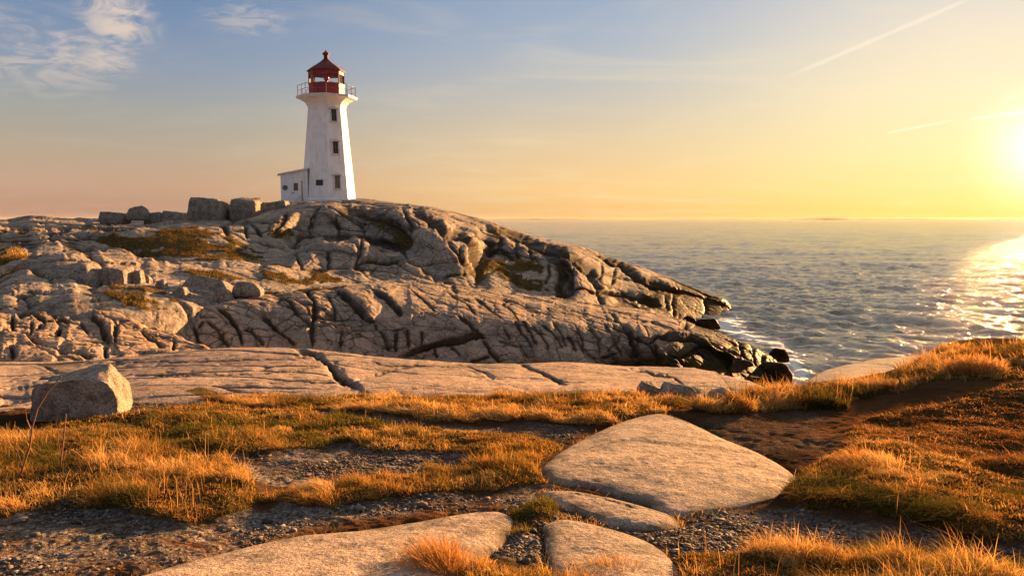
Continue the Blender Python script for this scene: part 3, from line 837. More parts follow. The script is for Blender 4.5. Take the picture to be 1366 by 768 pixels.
RC = [(150, [(500, 20), (488, 21), (470, 22.5), (445, 24), (430, 26), (440, 29), (470, 33)]),
      (180, [(490, 20.5), (475, 21.5), (455, 23), (425, 25), (412, 27), (418, 31), (440, 34)]),
      (200, [(487, 21), (470, 22), (442, 23.5), (415, 25.5), (402, 28), (410, 32), (430, 35)]),
      (250, [(485, 21.5), (468, 22.5), (440, 24), (412, 26), (397, 29), (402, 33), (420, 36)]),
      (330, [(482, 22), (465, 23), (435, 24.5), (405, 27), (390, 30), (395, 33), (415, 36)]),
      (420, [(487, 22.5), (470, 23.5), (440, 25), (405, 27.5), (383, 31), (388, 35), (410, 38)]),
      (480, [(492, 22.5), (475, 24), (445, 25.5), (405, 28.5), (379, 32), (383, 36), (405, 39)]),
      (560, [(497, 23), (480, 24.5), (450, 26), (410, 29.5), (377, 34), (382, 38), (405, 41)]),
      (640, [(502, 23.5), (485, 25), (455, 27), (420, 30), (385, 36), (391, 40), (410, 43)]),
      (720, [(507, 24), (490, 25.5), (460, 27.5), (425, 31), (394, 38), (400, 42), (415, 45)]),
      (800, [(510, 25), (492, 26.5), (465, 28.5), (433, 32), (405, 39), (412, 43), (430, 46)]),
      (870, [(512, 26), (494, 27.5), (470, 29.5), (440, 33), (415, 40), (422, 44), (440, 47)]),
      (910, [(514, 26.5), (496, 28), (473, 30), (448, 33.5), (429, 38.5), (437, 42), (450, 45)]),
      (960, [(518, 27.5), (502, 29), (482, 31.5), (461, 34), (444, 37), (453, 40), (470, 43)]),
      (1000, [(522, 28.5), (507, 30.5), (490, 32.5), (475, 34), (461, 36), (470, 39), (485, 42)]),
      (1035, [(530, 29.5), (514, 31.5), (502, 33), (490, 34.5), (480, 35.5), (490, 37.5), (505, 40)]),
      (1052, [(540, 29.5), (526, 31.5), (514, 33), (504, 34), (496, 35), (506, 37), (520, 39)]),
      (1080, [(560, 29.5), (548, 31.5), (540, 33), (532, 34), (526, 35), (536, 37), (550, 39)])]
RC = [(c_, [(y, ks[3][1] - (ks[3][1] - dd) * (0.5 if k < 3 else 1)) for k, (y, dd) in enumerate(ks)]) for c_, ks in RC]
ridge = granite('ridge', RC, 1000, [25, 70, 120, 110, 40, 15], M['rock_mid'], (2.4, .055),
                [((2.0, 1.2, 0.9), .07, .03, .04, 0.6), ((0.7, 0.5, 0.4), .022, .04, .018, 0.2)], .022, .10, 101, 4)

OC = [(-420, [(505, 13.6), (480, 14.8), (450, 17.4), (405, 22.5), (372, 29), (382, 33), (410, 36)]),
      (0, [(503, 13.6), (478, 14.8), (450, 17.4), (410, 22.5), (379, 29), (390, 33), (415, 36)]),
      (45, [(500, 13.7), (477, 14.9), (450, 17.3), (414, 22), (382, 28.5), (393, 32), (417, 35)]),
      (85, [(497, 14), (475, 15), (452, 17.2), (420, 21.5), (391, 27), (401, 31), (425, 34)]),
      (130, [(493, 14.4), (472, 15.5), (454, 17.3), (432, 20.5), (409, 24.5), (419, 28), (442, 31)]),
      (170, [(491, 14.7), (471, 15.8), (457, 17.4), (440, 19.9), (421, 22.8), (431, 26), (452, 29)]),
      (220, [(488, 15), (470, 16.1), (461, 17.5), (451, 19), (441, 20.8), (450, 23.5), (472, 26)]),
      (260, [(488, 15.2), (473, 16.4), (468, 17.1), (462, 18.1), (456, 18.8), (466, 21), (487, 23)]),
      (288, [(492, 15.4), (480, 16.3), (475, 16.8), (471, 17.2), (467, 17.6), (480, 19), (500, 21)]),
      (320, [(505, 15.6), (500, 16.2), (495, 16.6), (491, 17), (488, 17.4), (500, 19), (520, 21)])]
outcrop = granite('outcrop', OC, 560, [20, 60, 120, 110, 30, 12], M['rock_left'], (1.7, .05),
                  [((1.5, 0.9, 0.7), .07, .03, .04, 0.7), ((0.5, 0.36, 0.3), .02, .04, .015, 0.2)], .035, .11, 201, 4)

LC = [(-420, [(592, 7.0), (549, 7.9), (515, 10.5), (486, 13.2), (496, 15.5), (525, 18)]),
      (0, [(592, 7.0), (547, 7.9), (512, 10.5), (484, 13.2), (494, 15.5), (522, 18)]),
      (60, [(587, 7.2), (543, 8.2), (508, 10.6), (482, 13.3), (492, 15.5), (520, 18)]),
      (130, [(578, 7.6), (536, 8.8), (503, 10.9), (478, 13.3), (490, 15.5), (518, 18)]),
      (200, [(572, 7.8), (529, 9), (496, 11), (470, 13.5), (484, 16), (515, 18.5)]),
      (280, [(566, 8), (526, 9.1), (490, 11.2), (463, 13.6), (478, 16), (510, 18.5)]),
      (340, [(564, 8.1), (524, 9.2), (488, 11.3), (461, 13.7), (476, 16), (510, 18.5)]),
      (420, [(562, 8.1), (522, 9.3), (489, 11.3), (464, 13.7), (480, 16), (512, 18.5)]),
      (500, [(558, 8.2), (518, 9.5), (494, 11.2), (474, 13.3), (488, 15.6), (515, 18)]),
      (580, [(556, 8.3), (516, 9.6), (497, 11.1), (480, 13.0), (493, 15.4), (518, 18)]),
      (660, [(554, 8.3), (515, 9.7), (500, 11.0), (486, 12.8), (497, 15.2), (522, 18)]),
      (740, [(556, 8.2), (516, 9.7), (500, 11.1), (484, 13.0), (497, 15.4), (522, 18)]),
      (820, [(560, 8.2), (520, 9.6), (503, 11.2), (488, 13.1), (500, 15.5), (525, 18)]),
      (900, [(564, 8.1), (526, 9.5), (506, 11.2), (489, 13.2), (502, 15.5), (528, 18)]),
      (950, [(566, 8.1), (530, 9.4), (512, 11.0), (496, 13.0), (510, 15), (535, 17.5)]),
      (1000, [(568, 8.1), (534, 9.2), (521, 10.4), (509, 12.0), (522, 14), (545, 16.5)]),
      (1035, [(572, 8.1), (542, 9.0), (532, 9.8), (524, 10.8), (538, 13), (560, 15.5)]),
      (1075, [(585, 8.1), (565, 8.8), (555, 9.4), (548, 10.2), (560, 12.5), (585, 15)])]
ledge = granite('ledge', LC, 900, [30, 150, 150, 30, 15], M['rock_slab'], (2.4, .04),
                [((2.6, 0.9, 0.6), .02, .03, .02, 0.15)], .025, .16, 301, 3)

# ------------------------------------------------------------------ ground
def dz(d, z): return (inv_py(d, z), d)


GC = []
for px_, edge in [(-420, None), (-60, None), (100, None), (300, None), (500, None), (700, None), (850, None), (930, None), (985, None),
                  (1030, (524, 9.8)), (1085, (512, 10.6)), (1150, (503, 11.2)), (1210, (486, 12.0)), (1260, (461, 12.6)), (1320, (451, 12.8)),
                  (1366, (452, 12.8)), (1480, (456, 13)), (1800, (466, 13)), (2700, (480, 13))]:
    near_ = [dz(0.45, 5.55), dz(2.2, 5.52), (768, 3.38), (690, 4.35), (630, 5.45), (580, 6.85)]
    if edge is None:
        near_ += [(548, 8.0) if px_ > 60 else (556, 7.35), dz(9.3, 4.85), dz(12.5, 3.6), dz(16, 2.4)]
    else:
        near_ += [(552 if edge[0] > 495 else 540 - (495 - edge[0]) * 0.5, 8.2), edge, dz(edge[1] + 2.6, 3.3), dz(edge[1] + 8, -1.5)]
    GC.append((px_, near_))

GRASS = {   # zone: polygon (photo pixels, on the ground), height m, density, palette, kind
    'front_left': ([(-300, 590), (0, 590), (60, 585), (150, 598), (250, 608), (330, 632), (350, 660), (330, 690), (250, 702), (120, 692), (0, 705), (-300, 705)], .062, 1.0, 'straw'),
    'mid_left': ([(-300, 575), (40, 580), (90, 562), (160, 550), (280, 543), (400, 550), (540, 573), (560, 590), (430, 598), (300, 606), (150, 606), (40, 600)], .035, .8, 'green'),
    'back_strip': ([(240, 534), (330, 526), (400, 524), (560, 517), (680, 514), (760, 515), (880, 526), (935, 536), (900, 553), (830, 566), (760, 566), (700, 558), (560, 558), (430, 550), (330, 544)], .05, 1.0, 'straw'),
    'mid_centre': ([(430, 588), (560, 573), (680, 580), (770, 602), (748, 618), (700, 632), (640, 618), (560, 606), (490, 606)], .04, .7, 'mixed'),
    'lower_strip': ([(330, 668), (430, 652), (560, 638), (700, 622), (722, 645), (620, 656), (500, 676), (400, 690)], .045, .8, 'mixed'),
    'right_bank': ([(930, 548), (1030, 532), (1100, 524), (1190, 512), (1225, 486), (1280, 466), (1366, 460), (1600, 460), (1600, 505), (1366, 505), (1260, 510), (1200, 535), (1100, 552), (1000, 556)], .085, 1.0, 'straw'),
    'right_plateau': ([(1035, 668), (1080, 635), (1140, 605), (1200, 610), (1300, 640), (1366, 655), (1600, 680), (1600, 760), (1366, 740), (1250, 715), (1150, 692), (1080, 692)], .036, 1.1, 'straw'),
    'red_field': ([(1110, 598), (1140, 566), (1240, 545), (1366, 508), (1600, 505), (1600, 680), (1366, 655), (1250, 622), (1160, 604)], .03, .55, 'rust'),
    'front': ([(540, 790), (580, 755), (640, 752), (720, 765), (800, 752), (900, 745), (1000, 748), (1120, 750), (1250, 756), (1366, 765), (1600, 780), (1600, 900), (500, 900)], .062, 1.1, 'straw'),
    'green_tuft': ([(676, 682), (705, 668), (740, 672), (742, 690), (720, 712), (690, 712)], .06, 1.4, 'moss'),
    'front_right': ([(1120, 742), (1200, 735), (1300, 748), (1366, 752), (1600, 770), (1600, 800), (1200, 790)], .05, 1.0, 'moss'),
}
GRAVEL = [([(930, 562), (1010, 556), (1100, 558), (1110, 600), (1075, 640), (1040, 620), (980, 588)], .22), ([(-300, 700), (0, 700), (120, 690), (260, 700), (340, 690), (480, 680), (600, 660), (720, 645), (740, 665), (600, 690), (480, 700), (380, 715), (220, 760), (-300, 790)], 1.0),
          ([(250, 606), (430, 598), (560, 600), (700, 630), (640, 640), (470, 650), (350, 640)], 1.0),
          ([(380, 560), (440, 552), (560, 560), (700, 562), (780, 570), (740, 590), (620, 580), (540, 572), (430, 560)], .8),
          ([(1000, 690), (1080, 690), (1200, 712), (1366, 745), (1366, 765), (1150, 735), (960, 735), (900, 710)], .8),
          ([(640, 685), (760, 690), (900, 690), (980, 690), (1000, 740), (900, 745), (650, 750)], .8), ([(60, 560), (130, 545), (240, 535), (330, 540), (160, 552)], .5)]
DIRT = [([(1090, 575), (1150, 552), (1220, 535), (1366, 505), (1600, 500), (1600, 700), (1366, 655), (1140, 605), (1100, 612)], 1.0),
        ([(-300, 740), (200, 720), (480, 690), (680, 665), (680, 690), (400, 712), (200, 765), (-300, 800)], .7)]
SLAB_POLY = {
    'a': [(720, 630), (735, 613), (765, 594), (800, 576), (845, 559), (882, 553), (915, 562), (960, 584), (1010, 604), (1046, 624), (1064, 641), (1052, 656), (1020, 668), (965, 680), (905, 687), (850, 668), (790, 652), (740, 645)],
    'b': [(721, 657), (755, 655), (810, 664), (862, 677), (900, 690), (906, 700), (880, 707), (840, 704), (790, 692), (745, 674)],
    'c': [(724, 704), (748, 694), (790, 700), (840, 713), (880, 732), (905, 760), (890, 800), (800, 800), (745, 770), (728, 735)],
    'd': [(150, 785), (210, 762), (300, 738), (400, 716), (480, 708), (560, 696), (620, 687), (662, 684), (684, 694), (668, 722), (640, 742), (610, 770), (590, 830), (300, 880), (140, 840)]}


def build_ground():
    nu = 1250
    px, py, d, ts = sheet(GC, nu, [20, 40, 130, 130, 130, 90, 70, 50, 25, 15], -420, 2700)
    P = unproj(px, py, d)
    jx = fbm(P, 1.6, 4, seed=401) * (14 + 60 / d); jy = fbm(P, 1.6, 4, seed=405) * (6 + 30 / d)
    X, Y = px + jx, py + jy
    X2, Y2 = px + 2.2 * jx, py + 1.6 * jy
    seen = (ts <= 7.1)[:, None]
    gz = {k: inpoly(X, Y, v[0]) & seen for k, v in GRASS.items()}
    grass = np.zeros(px.shape); h = np.zeros(px.shape)
    for k, v in GRASS.items():
        grass = np.maximum(grass, gz[k] * 1.0)
        lift = {'front_left': .08, 'mid_left': .05, 'back_strip': .05, 'mid_centre': .045, 'lower_strip': .04, 'right_bank': .06, 'right_plateau': .11, 'front': .04, 'red_field': .06}.get(k, .02)
        h = np.maximum(h, blur(gz[k] * lift, 7))
    gravel = np.zeros(px.shape); dirt = np.zeros(px.shape)
    for pl, a in GRAVEL: gravel = np.maximum(gravel, (inpoly(X2, Y2, pl) & seen) * a)
    for pl, a in DIRT: dirt = np.maximum(dirt, inpoly(X2, Y2, pl) * a)
    for k, pl in SLAB_POLY.items():
        s = inpoly(px, py, pl) * 1.0
        s = blur(s, 4); h = h * (1 - np.clip(2 * s, 0, 1)) - 0.06 * s
        grass = grass * (1 - np.clip(2.2 * s, 0, 1))
        for g in gz: gz[g] &= (s < 0.25)
    # hummocks under the grass, ruts and lumps on the bare soil
    hum = fbm(P * np.array([1, 1, 0.3]), 1.7, 4, 0.5, seed=411); lump = fbm(P, 6.0, 4, 0.55, seed=421)
    g_s = blur(grass, 6)
    h = h + hum * (0.025 + 0.04 * g_s) + lump * (0.020 + 0.004 * g_s) + 0.010 * fbm(P, 15.0, 3, 0.6, seed=431) * (1 - g_s)
    fade = np.clip((ts[:, None] < 7.2) * 1.0, 0, 1)
    P = P + np.array([0, 0, 1.0]) * (h * fade)[..., None]
    me = mesh_np('ground', P, grid_faces(len(ts), nu),
                 attrs={'grass': blur(grass, 2), 'gravel': blur(gravel, 5), 'dirt': blur(dirt, 10)})
    tag(link('ground', me, M['ground']), kind='structure')
    base = unproj(px, py, d)
    return dict(P=P, base=base, px=px, py=py, d=d, gz=gz, gravel=gravel, ts=ts)


ground = build_ground()


def on_ground(px, py, key='base'):
    """ground point seen at a photo pixel"""
    q = (ground['px'] - px) ** 2 + (ground['py'] - py) ** 2 + 1e7 * (ground['ts'][:, None] > 6.95)
    i = np.unravel_index(np.argmin(q), q.shape)
    return Vector(ground[key][i])


# ------------------------------------------------------------------ scattered blades and stones
PAL = {'gold': [(0.40, 0.22, 0.075), (0.50, 0.32, 0.115), (0.36, 0.18, 0.06), (0.54, 0.38, 0.16)],
       'straw': [(0.075, 0.07, 0.02), (0.11, 0.10, 0.028), (0.14, 0.085, 0.03), (0.25, 0.14, 0.045), (0.40, 0.24, 0.08), (0.50, 0.33, 0.12), (0.56, 0.40, 0.17), (0.44, 0.27, 0.09)],
       'rust': [(0.13, 0.065, 0.028), (0.22, 0.105, 0.04), (0.17, 0.10, 0.035), (0.36, 0.20, 0.075), (0.30, 0.17, 0.07)],
       'green': [(0.13, 0.115, 0.028), (0.09, 0.095, 0.022), (0.24, 0.16, 0.045), (0.40, 0.22, 0.07), (0.12, 0.12, 0.03)],
       'mixed': [(0.40, 0.22, 0.07), (0.15, 0.125, 0.03), (0.32, 0.17, 0.05), (0.11, 0.10, 0.025), (0.46, 0.29, 0.10)],
       'moss': [(0.10, 0.095, 0.022), (0.08, 0.085, 0.02), (0.16, 0.125, 0.03)],
       'olive': [(0.085, 0.068, 0.022), (0.12, 0.085, 0.028), (0.065, 0.055, 0.018), (0.17, 0.11, 0.036)],
       'brown': [(0.065, 0.044, 0.018), (0.09, 0.058, 0.022), (0.05, 0.036, 0.014)]}


def blades(base, height, width, tint, lean, seed=0, curl=1.0):
    """one strip of three quads + tip per blade; base (n,3), height (n,), lean (n,2) horizontal bend"""
    n = len(base); g = np.random.default_rng(seed)
    ang = g.uniform(0, 2 * np.pi, n)
    side = np.stack([np.cos(ang), np.sin(ang), 0 * ang], -1) * (width * 0.5)[:, None]
    # make the flats face the viewer a little more often than not
    V = []
    for t, wf in ((0, 1.0), (0.45, 0.8), (0.8, 0.5)):
        c = base + np.stack([lean[:, 0] * height * t ** 1.8, lean[:, 1] * height * t ** 1.8, height * (t - 0.35 * curl * t ** 2.5 * np.minimum(1, np.linalg.norm(lean, axis=1)))], -1)
        V += [c - side * wf, c + side * wf]
    t = 1.0
    tip = base + np.stack([lean[:, 0] * height, lean[:, 1] * height, height * (1 - 0.35 * curl * np.minimum(1, np.linalg.norm(lean, axis=1)))], -1)
    V.append(tip)
    V = np.stack(V, 1)                                         # n,7,3
    o = (np.arange(n) * 7)[:, None]
    q = np.concatenate([o + np.array([0, 1, 3, 2]), o + np.array([2, 3, 5, 4])], 0)
    tr = o + np.array([4, 5, 6])
    return V.reshape(-1, 3), [q, tr], np.repeat(tint, 7, 0)


def sample_grid(G, mask, n, g, key='P'):
    """n random surface points in cells where mask is set"""
    ii = np.argwhere(mask[:-1, :-1] & mask[1:, 1:])
    if len(ii) == 0: return np.zeros((0, 3)), np.zeros((0,))
    k = g.integers(0, len(ii), n); r = ii[k]; fu, fv = g.random(n)[:, None], g.random(n)[:, None]
    A = G[key]; i, j = r[:, 0], r[:, 1]
    p = A[i, j] * (1 - fu) * (1 - fv) + A[i, j + 1] * fu * (1 - fv) + A[i + 1, j] * (1 - fu) * fv + A[i + 1, j + 1] * fu * fv
    return p, G['py'][i, j]


def pick_tint(pal, n, g, P, scale=0.8, seed=0):
    pl = np.array(PAL[pal]); m = len(pl)
    f = (fbm(P, scale * 1.6, 4, 0.6, seed=seed) * 1.3 + 0.55) * m + g.normal(0, 0.8, n)
    c = pl[np.clip(f, 0, m - 1).astype(int)]
    return c * g.uniform(0.7, 1.25, (n, 1))


def join_blades(parts):
    Vs, Q, Tr, C = [], [], [], []; off = 0
    for V, (q, t), c in parts:
        Vs.append(V); Q.append(q + off); Tr.append(t + off); C.append(c); off += len(V)
    return np.concatenate(Vs), [np.concatenate(Q), np.concatenate(Tr)], np.concatenate(C)


def grass_object(name, parts, mat='blade'):
    V, Fc, C = join_blades(parts)
    me = mesh_np(name, V, Fc, smooth=True, attrs={'tint': C})
    return link(name, me, M[mat])


COUNTS = {'front_left': 45000, 'mid_left': 34000, 'back_strip': 60000, 'mid_centre': 20000, 'lower_strip': 24000, 'right_bank': 60000,
          'right_plateau': 45000, 'red_field': 30000, 'front': 34000, 'green_tuft': 5000, 'front_right': 12000}
parts = []
WIND = np.array([-0.35, -0.15])
for zi, (zn, (pl, hh, den, pal)) in enumerate(GRASS.items()):
    g = np.random.default_rng(500 + zi)
    n = int(COUNTS[zn] * 1.0)
    p, _ = sample_grid(ground, ground['gz'][zn], n * 2, g)
    if len(p) == 0: continue
    cl = fbm(p, 2.2, 3, seed=520); cl2 = fbm(p, 7.0, 2, seed=523)
    keep = (g.random(len(p)) < np.clip(0.36 + 1.9 * cl + 1.3 * cl2, 0.03, 1))
    p = p[keep][:n]; cl = cl[keep][:n]; cl2 = cl2[keep][:n]; m = len(p)
    dist = p[:, 1]
    height = hh * np.clip(g.lognormal(-0.15, 0.38, m), 0.3, 2.2) * np.clip(0.9 + 1.5 * cl + 0.9 * cl2, 0.3, 2.3)
    width = np.clip(0.0009 * dist, 0.0024, 0.010) * g.uniform(0.5, 1.3, m) * (1.0 if zn not in ('red_field',) else 1.3)
    a1 = fbm(p, 1.6, 2, seed=531) * 2.5 + g.normal(0, 0.9, m)
    flat_ = {'right_plateau': 1.9, 'right_bank': 1.2, 'back_strip': 1.4, 'red_field': 2.2, 'front': 1.1, 'mid_left': 1.3}.get(zn, 1.0)
    mag = np.abs(g.normal(0.6, 0.4, m)) * flat_
    lean = np.stack([np.cos(a1 * 2) * mag, np.sin(a1 * 2) * mag], -1) * 0.9 + WIND * flat_
    tint = pick_tint(pal, m, g, p, 0.9, 540 + zi)
    p = p - np.array([0, 0, 0.012])
    parts.append(blades(p, height, width, tint, lean, 600 + zi))
    # short undergrowth between the tussocks
    if zn not in ('green_tuft',):
        p, _ = sample_grid(ground, ground['gz'][zn], n // 2, g); m = len(p)
        hh_ = 0.022 if zn != 'red_field' else 0.014
        a_ = g.uniform(0, 6.28, m); mg = np.abs(g.normal(0.8, 0.5, m))
        tint = pick_tint('rust' if zn == 'red_field' else 'mixed', m, g, p, 1.3, 560 + zi) * 0.8
        parts.append(blades(p - np.array([0, 0, .004]), hh_ * g.uniform(.5, 1.6, m) * (0.6 + p[:, 1] * 0.08), np.clip(0.0012 * p[:, 1], 0.003, 0.014) * g.uniform(.6, 1.4, m), tint,
                            np.stack([np.cos(a_) * mg, np.sin(a_) * mg], -1), 650 + zi))
for zn, n, hh in (('front_left', 300, .20), ('right_bank', 420, .24), ('front', 70, .18), ('back_strip', 160, .14), ('mid_left', 90, .11), ('right_plateau', 60, .11), ('lower_strip', 40, .12)):
    g = np.random.default_rng(len(zn) * 31 + n)
    p, _ = sample_grid(ground, ground['gz'][zn], n, g); m = len(p)
    a_ = g.uniform(0, 6.28, m); mg = np.abs(g.normal(0.15, 0.2, m))
    parts.append(blades(p, hh * g.uniform(.5, 1.3, m), np.clip(0.0007 * p[:, 1], .002, .008) * g.uniform(.7, 1.3, m), pick_tint('straw', m, g, p, 1, 5) * 0.85,
                        np.stack([np.cos(a_) * mg, np.sin(a_) * mg], -1), 77 + n))
o = grass_object('dry_grass', parts); tag(o, 'dry orange and olive grass spread over the foreground ground', 'grass', kind='stuff')

# tufts on the rocks of the headland and ridge
parts = []
for G, n, seed, hh, wd, pal in ((headland, 34000, 701, .15, .026, 'olive'), (ridge, 5000, 702, .10, .022, 'straw')):
    g = np.random.default_rng(seed)
    p, pyy = sample_grid(G, G['veg'] > 0.4, n, g)
    if len(p) == 0: continue
    m = len(p); sx, sy = proj(p)
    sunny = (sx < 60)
    tint = pick_tint('olive', m, g, p, 0.3, 703)  # olive darkened to hold the slope's shade; left patch keeps sunlit straw
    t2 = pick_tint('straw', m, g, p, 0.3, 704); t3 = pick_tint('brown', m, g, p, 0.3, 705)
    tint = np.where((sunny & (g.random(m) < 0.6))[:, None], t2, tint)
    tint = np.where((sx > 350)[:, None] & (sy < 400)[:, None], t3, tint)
    height = hh * g.uniform(0.5, 1.4, m) * np.where(sx < 60, 1.3, 1); width = np.full(m, wd) * g.uniform(0.6, 1.2, m)
    a = g.uniform(0, 6.28, m); mag = np.abs(g.normal(0.6, 0.3, m))
    parts.append(blades(p - np.array([0, 0, .04]), height, width, tint, np.stack([np.cos(a) * mag, np.sin(a) * mag], -1), seed + 9))
o = grass_object('rock_grass', parts); tag(o, 'olive and brown turf growing in the hollows of the headland rock', 'grass', kind='stuff')


def build_gravel():
    g = np.random.default_rng(811)
    n = 48000
    p, _ = sample_grid(ground, ground['gravel'] > 0.3, n, g)
    cl = fbm(p, 1.8, 3, seed=815)
    keep = g.random(len(p)) < np.clip(0.30 + 1.6 * cl, 0.03, 1)
    p = p[keep]; n = len(p)
    r = np.clip(g.lognormal(-5.4, 0.6, n), 0.0025, 0.03)
    ico = np.array([(0, 0, 1), (.894, 0, .447), (.276, .851, .447), (-.724, .526, .447), (-.724, -.526, .447), (.276, -.851, .447),
                    (.724, .526, -.447), (-.276, .851, -.447), (-.894, 0, -.447), (-.276, -.851, -.447), (.724, -.526, -.447), (0, 0, -1)])
    fc = np.array([(0, 1, 2), (0, 2, 3), (0, 3, 4), (0, 4, 5), (0, 5, 1), (1, 6, 2), (2, 7, 3), (3, 8, 4), (4, 9, 5), (5, 10, 1),
                   (2, 6, 7), (3, 7, 8), (4, 8, 9), (5, 9, 10), (1, 10, 6), (6, 11, 7), (7, 11, 8), (8, 11, 9), (9, 11, 10), (10, 11, 6)])
    sc_ = np.stack([r * g.uniform(.8, 1.5, n), r * g.uniform(.8, 1.4, n), r * g.uniform(.3, .8, n)], -1)
    V = ico[None] * (1 + g.uniform(-.42, .35, (n, 12, 1))) * sc_[:, None, :]
    a = g.uniform(0, 6.28, n); c, s = np.cos(a)[:, None], np.sin(a)[:, None]
    V = np.stack([V[..., 0] * c - V[..., 1] * s, V[..., 0] * s + V[..., 1] * c, V[..., 2]], -1) + p[:, None, :] + np.array([0, 0, .002])
    f = (np.arange(n) * 12)[:, None, None] + fc[None]
    cols = np.array([(.08, .072, .07), (.12, .11, .105), (.22, .19, .17), (.12, .075, .05), (.05, .045, .045), (.16, .12, .085)])
    t = cols[g.integers(0, len(cols), n)] * g.uniform(.55, 1.1, (n, 1))
    me = mesh_np('gravel', V.reshape(-1, 3), f.reshape(-1, 3), smooth=False, attrs={'tint': np.repeat(t, 12, 0)})
    tag(link('gravel', me, M['stone']), 'loose grey gravel strewn over the bare paths', 'gravel', kind='stuff')


build_gravel()

# ------------------------------------------------------------------ slabs lying in the foreground turf
def slab_mesh(poly, dome, seed, skirt=0.22, peak=(0.0, 0.0), grooves=()):
    pts = np.array([tuple(on_ground(x, y)) for x, y in poly])
    n = len(poly); m = 260
    # closed smooth outline by arc length
    idx = np.linspace(0, n, m, endpoint=False)
    ext = np.concatenate([pts[-3:], pts, pts[:3]]); xs = np.arange(-3, n + 3)
    out = np.stack([pchip(xs, ext[:, k], idx) for k in range(3)], -1)
    ctr = out.mean(0) + np.array([peak[0], peak[1], 0])
    rings = 150; rs = np.linspace(0.0, 1.0, rings) ** 0.9
    V = ctr[None, None] + (out - ctr)[None] * rs[:, None, None]
    px_, py_ = proj(V)
    A = np.c_[out[:, :2], np.ones(m)]; cf = np.linalg.lstsq(A, out[:, 2], rcond=None)[0]
    plane = V[..., 0] * cf[0] + V[..., 1] * cf[1] + cf[2]
    Vf = V.reshape(-1, 3)[:, :2]; o2 = out[:, :2]
    dist = np.sqrt(np.maximum(((Vf ** 2).sum(1)[:, None] + (o2 ** 2).sum(1)[None] - 2 * Vf @ o2.T).min(1), 0)).reshape(V.shape[:2])
    bl = np.exp(-dist / 0.25)
    V[..., 2] = plane * (1 - bl) + V[..., 2] * bl
    V[..., 2] += 0  # soil line follows the outline, the top follows one plane
    prof = dome * (1 - np.exp(-(dist / 0.42)))
    for _ in range(6):
        prof = 0.5 * prof + 0.25 * (np.roll(prof, 6, 1) + np.roll(prof, -6, 1))
    edge_r = 1 - np.exp(-dist / 0.045)
    hgt = 0.026 * edge_r + prof
    hgt = hgt + 0.020 * fbm(V, 1.4, 3, seed=seed) * edge_r + 0.007 * fbm(V, 8, 4, 0.6, seed=seed + 5) * edge_r
    pit = np.clip(fbm(V, 9, 3, 0.6, seed=seed + 9) - 0.28, 0, 1); hgt = hgt - 0.006 * pit * edge_r
    crk = np.zeros(hgt.shape)
    for pl, wd, dep in grooves:
        nr, gr, _ = crack_fields(px_, py_, V[..., 1], [(pl, wd, dep)])
        hgt = hgt - gr; crk = np.maximum(crk, np.clip(gr / dep * 0.5, 0, 1))
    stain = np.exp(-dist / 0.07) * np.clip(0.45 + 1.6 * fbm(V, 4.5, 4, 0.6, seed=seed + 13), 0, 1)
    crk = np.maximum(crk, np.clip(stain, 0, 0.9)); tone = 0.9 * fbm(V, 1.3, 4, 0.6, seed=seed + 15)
    V = V + np.array([0, 0, 1.0]) * hgt[..., None]
    # skirt down into the soil, bulging slightly
    sk = []
    for k in (0.25, 0.6, 1.0):
        s = V[-1].copy(); s[:, 2] -= skirt * k
        s[:, :2] += (s[:, :2] - ctr[:2]) * (0.012 * (1 - k) + 0.003)
        sk.append(s)
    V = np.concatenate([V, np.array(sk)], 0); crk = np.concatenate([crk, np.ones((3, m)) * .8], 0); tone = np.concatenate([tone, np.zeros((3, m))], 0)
    nv = V.shape[0]
    i = np.arange(nv * m).reshape(nv, m); j = np.roll(i, -1, 1)
    f = np.stack([i[:-1], j[:-1], j[1:], i[1:]], -1).reshape(-1, 4)
    o0 = V.reshape(-1, 3)
    base = Vector((ctr[0], ctr[1], ctr[2]))
    return o0 - np.array(base), f[:, ::-1], crk, base, tone


def slab(name, key, dome, seed, label, cat='rock', **kw):
    V, f, crk, base, tone = slab_mesh(SLAB_POLY[key], dome, seed, **kw)
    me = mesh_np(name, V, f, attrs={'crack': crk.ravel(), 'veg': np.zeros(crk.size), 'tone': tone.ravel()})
    o = link(name, me, M['rock_near'], loc=base)
    return tag(o, label, cat, group='bare slabs in the foreground turf')


M['rock_near'] = rock_mat('granite_near', (0.46, 0.35, 0.275), 2.0, pink=0.25, dark=0.4, spks=75)
slab('granite_slab', 'a', .05, 31, 'largest pale granite slab, lens-shaped, in the centre foreground',
     grooves=[([(760, 610), (840, 597), (900, 604), (960, 607), (1025, 616)], .03, .007), ([(980, 628), (1010, 632)], .03, .005)])
slab('granite_slab', 'b', .028, 37, 'narrow granite slab directly below the largest slab, split off by a dark joint',
     grooves=[([(745, 660), (800, 668), (850, 684)], .02, .008)])
slab('granite_slab', 'c', .03, 41, 'half buried granite slab behind the front row of orange grass')
slab('granite_slab', 'd', .045, 43, 'long pale granite slab along the bottom edge left of the green tuft')

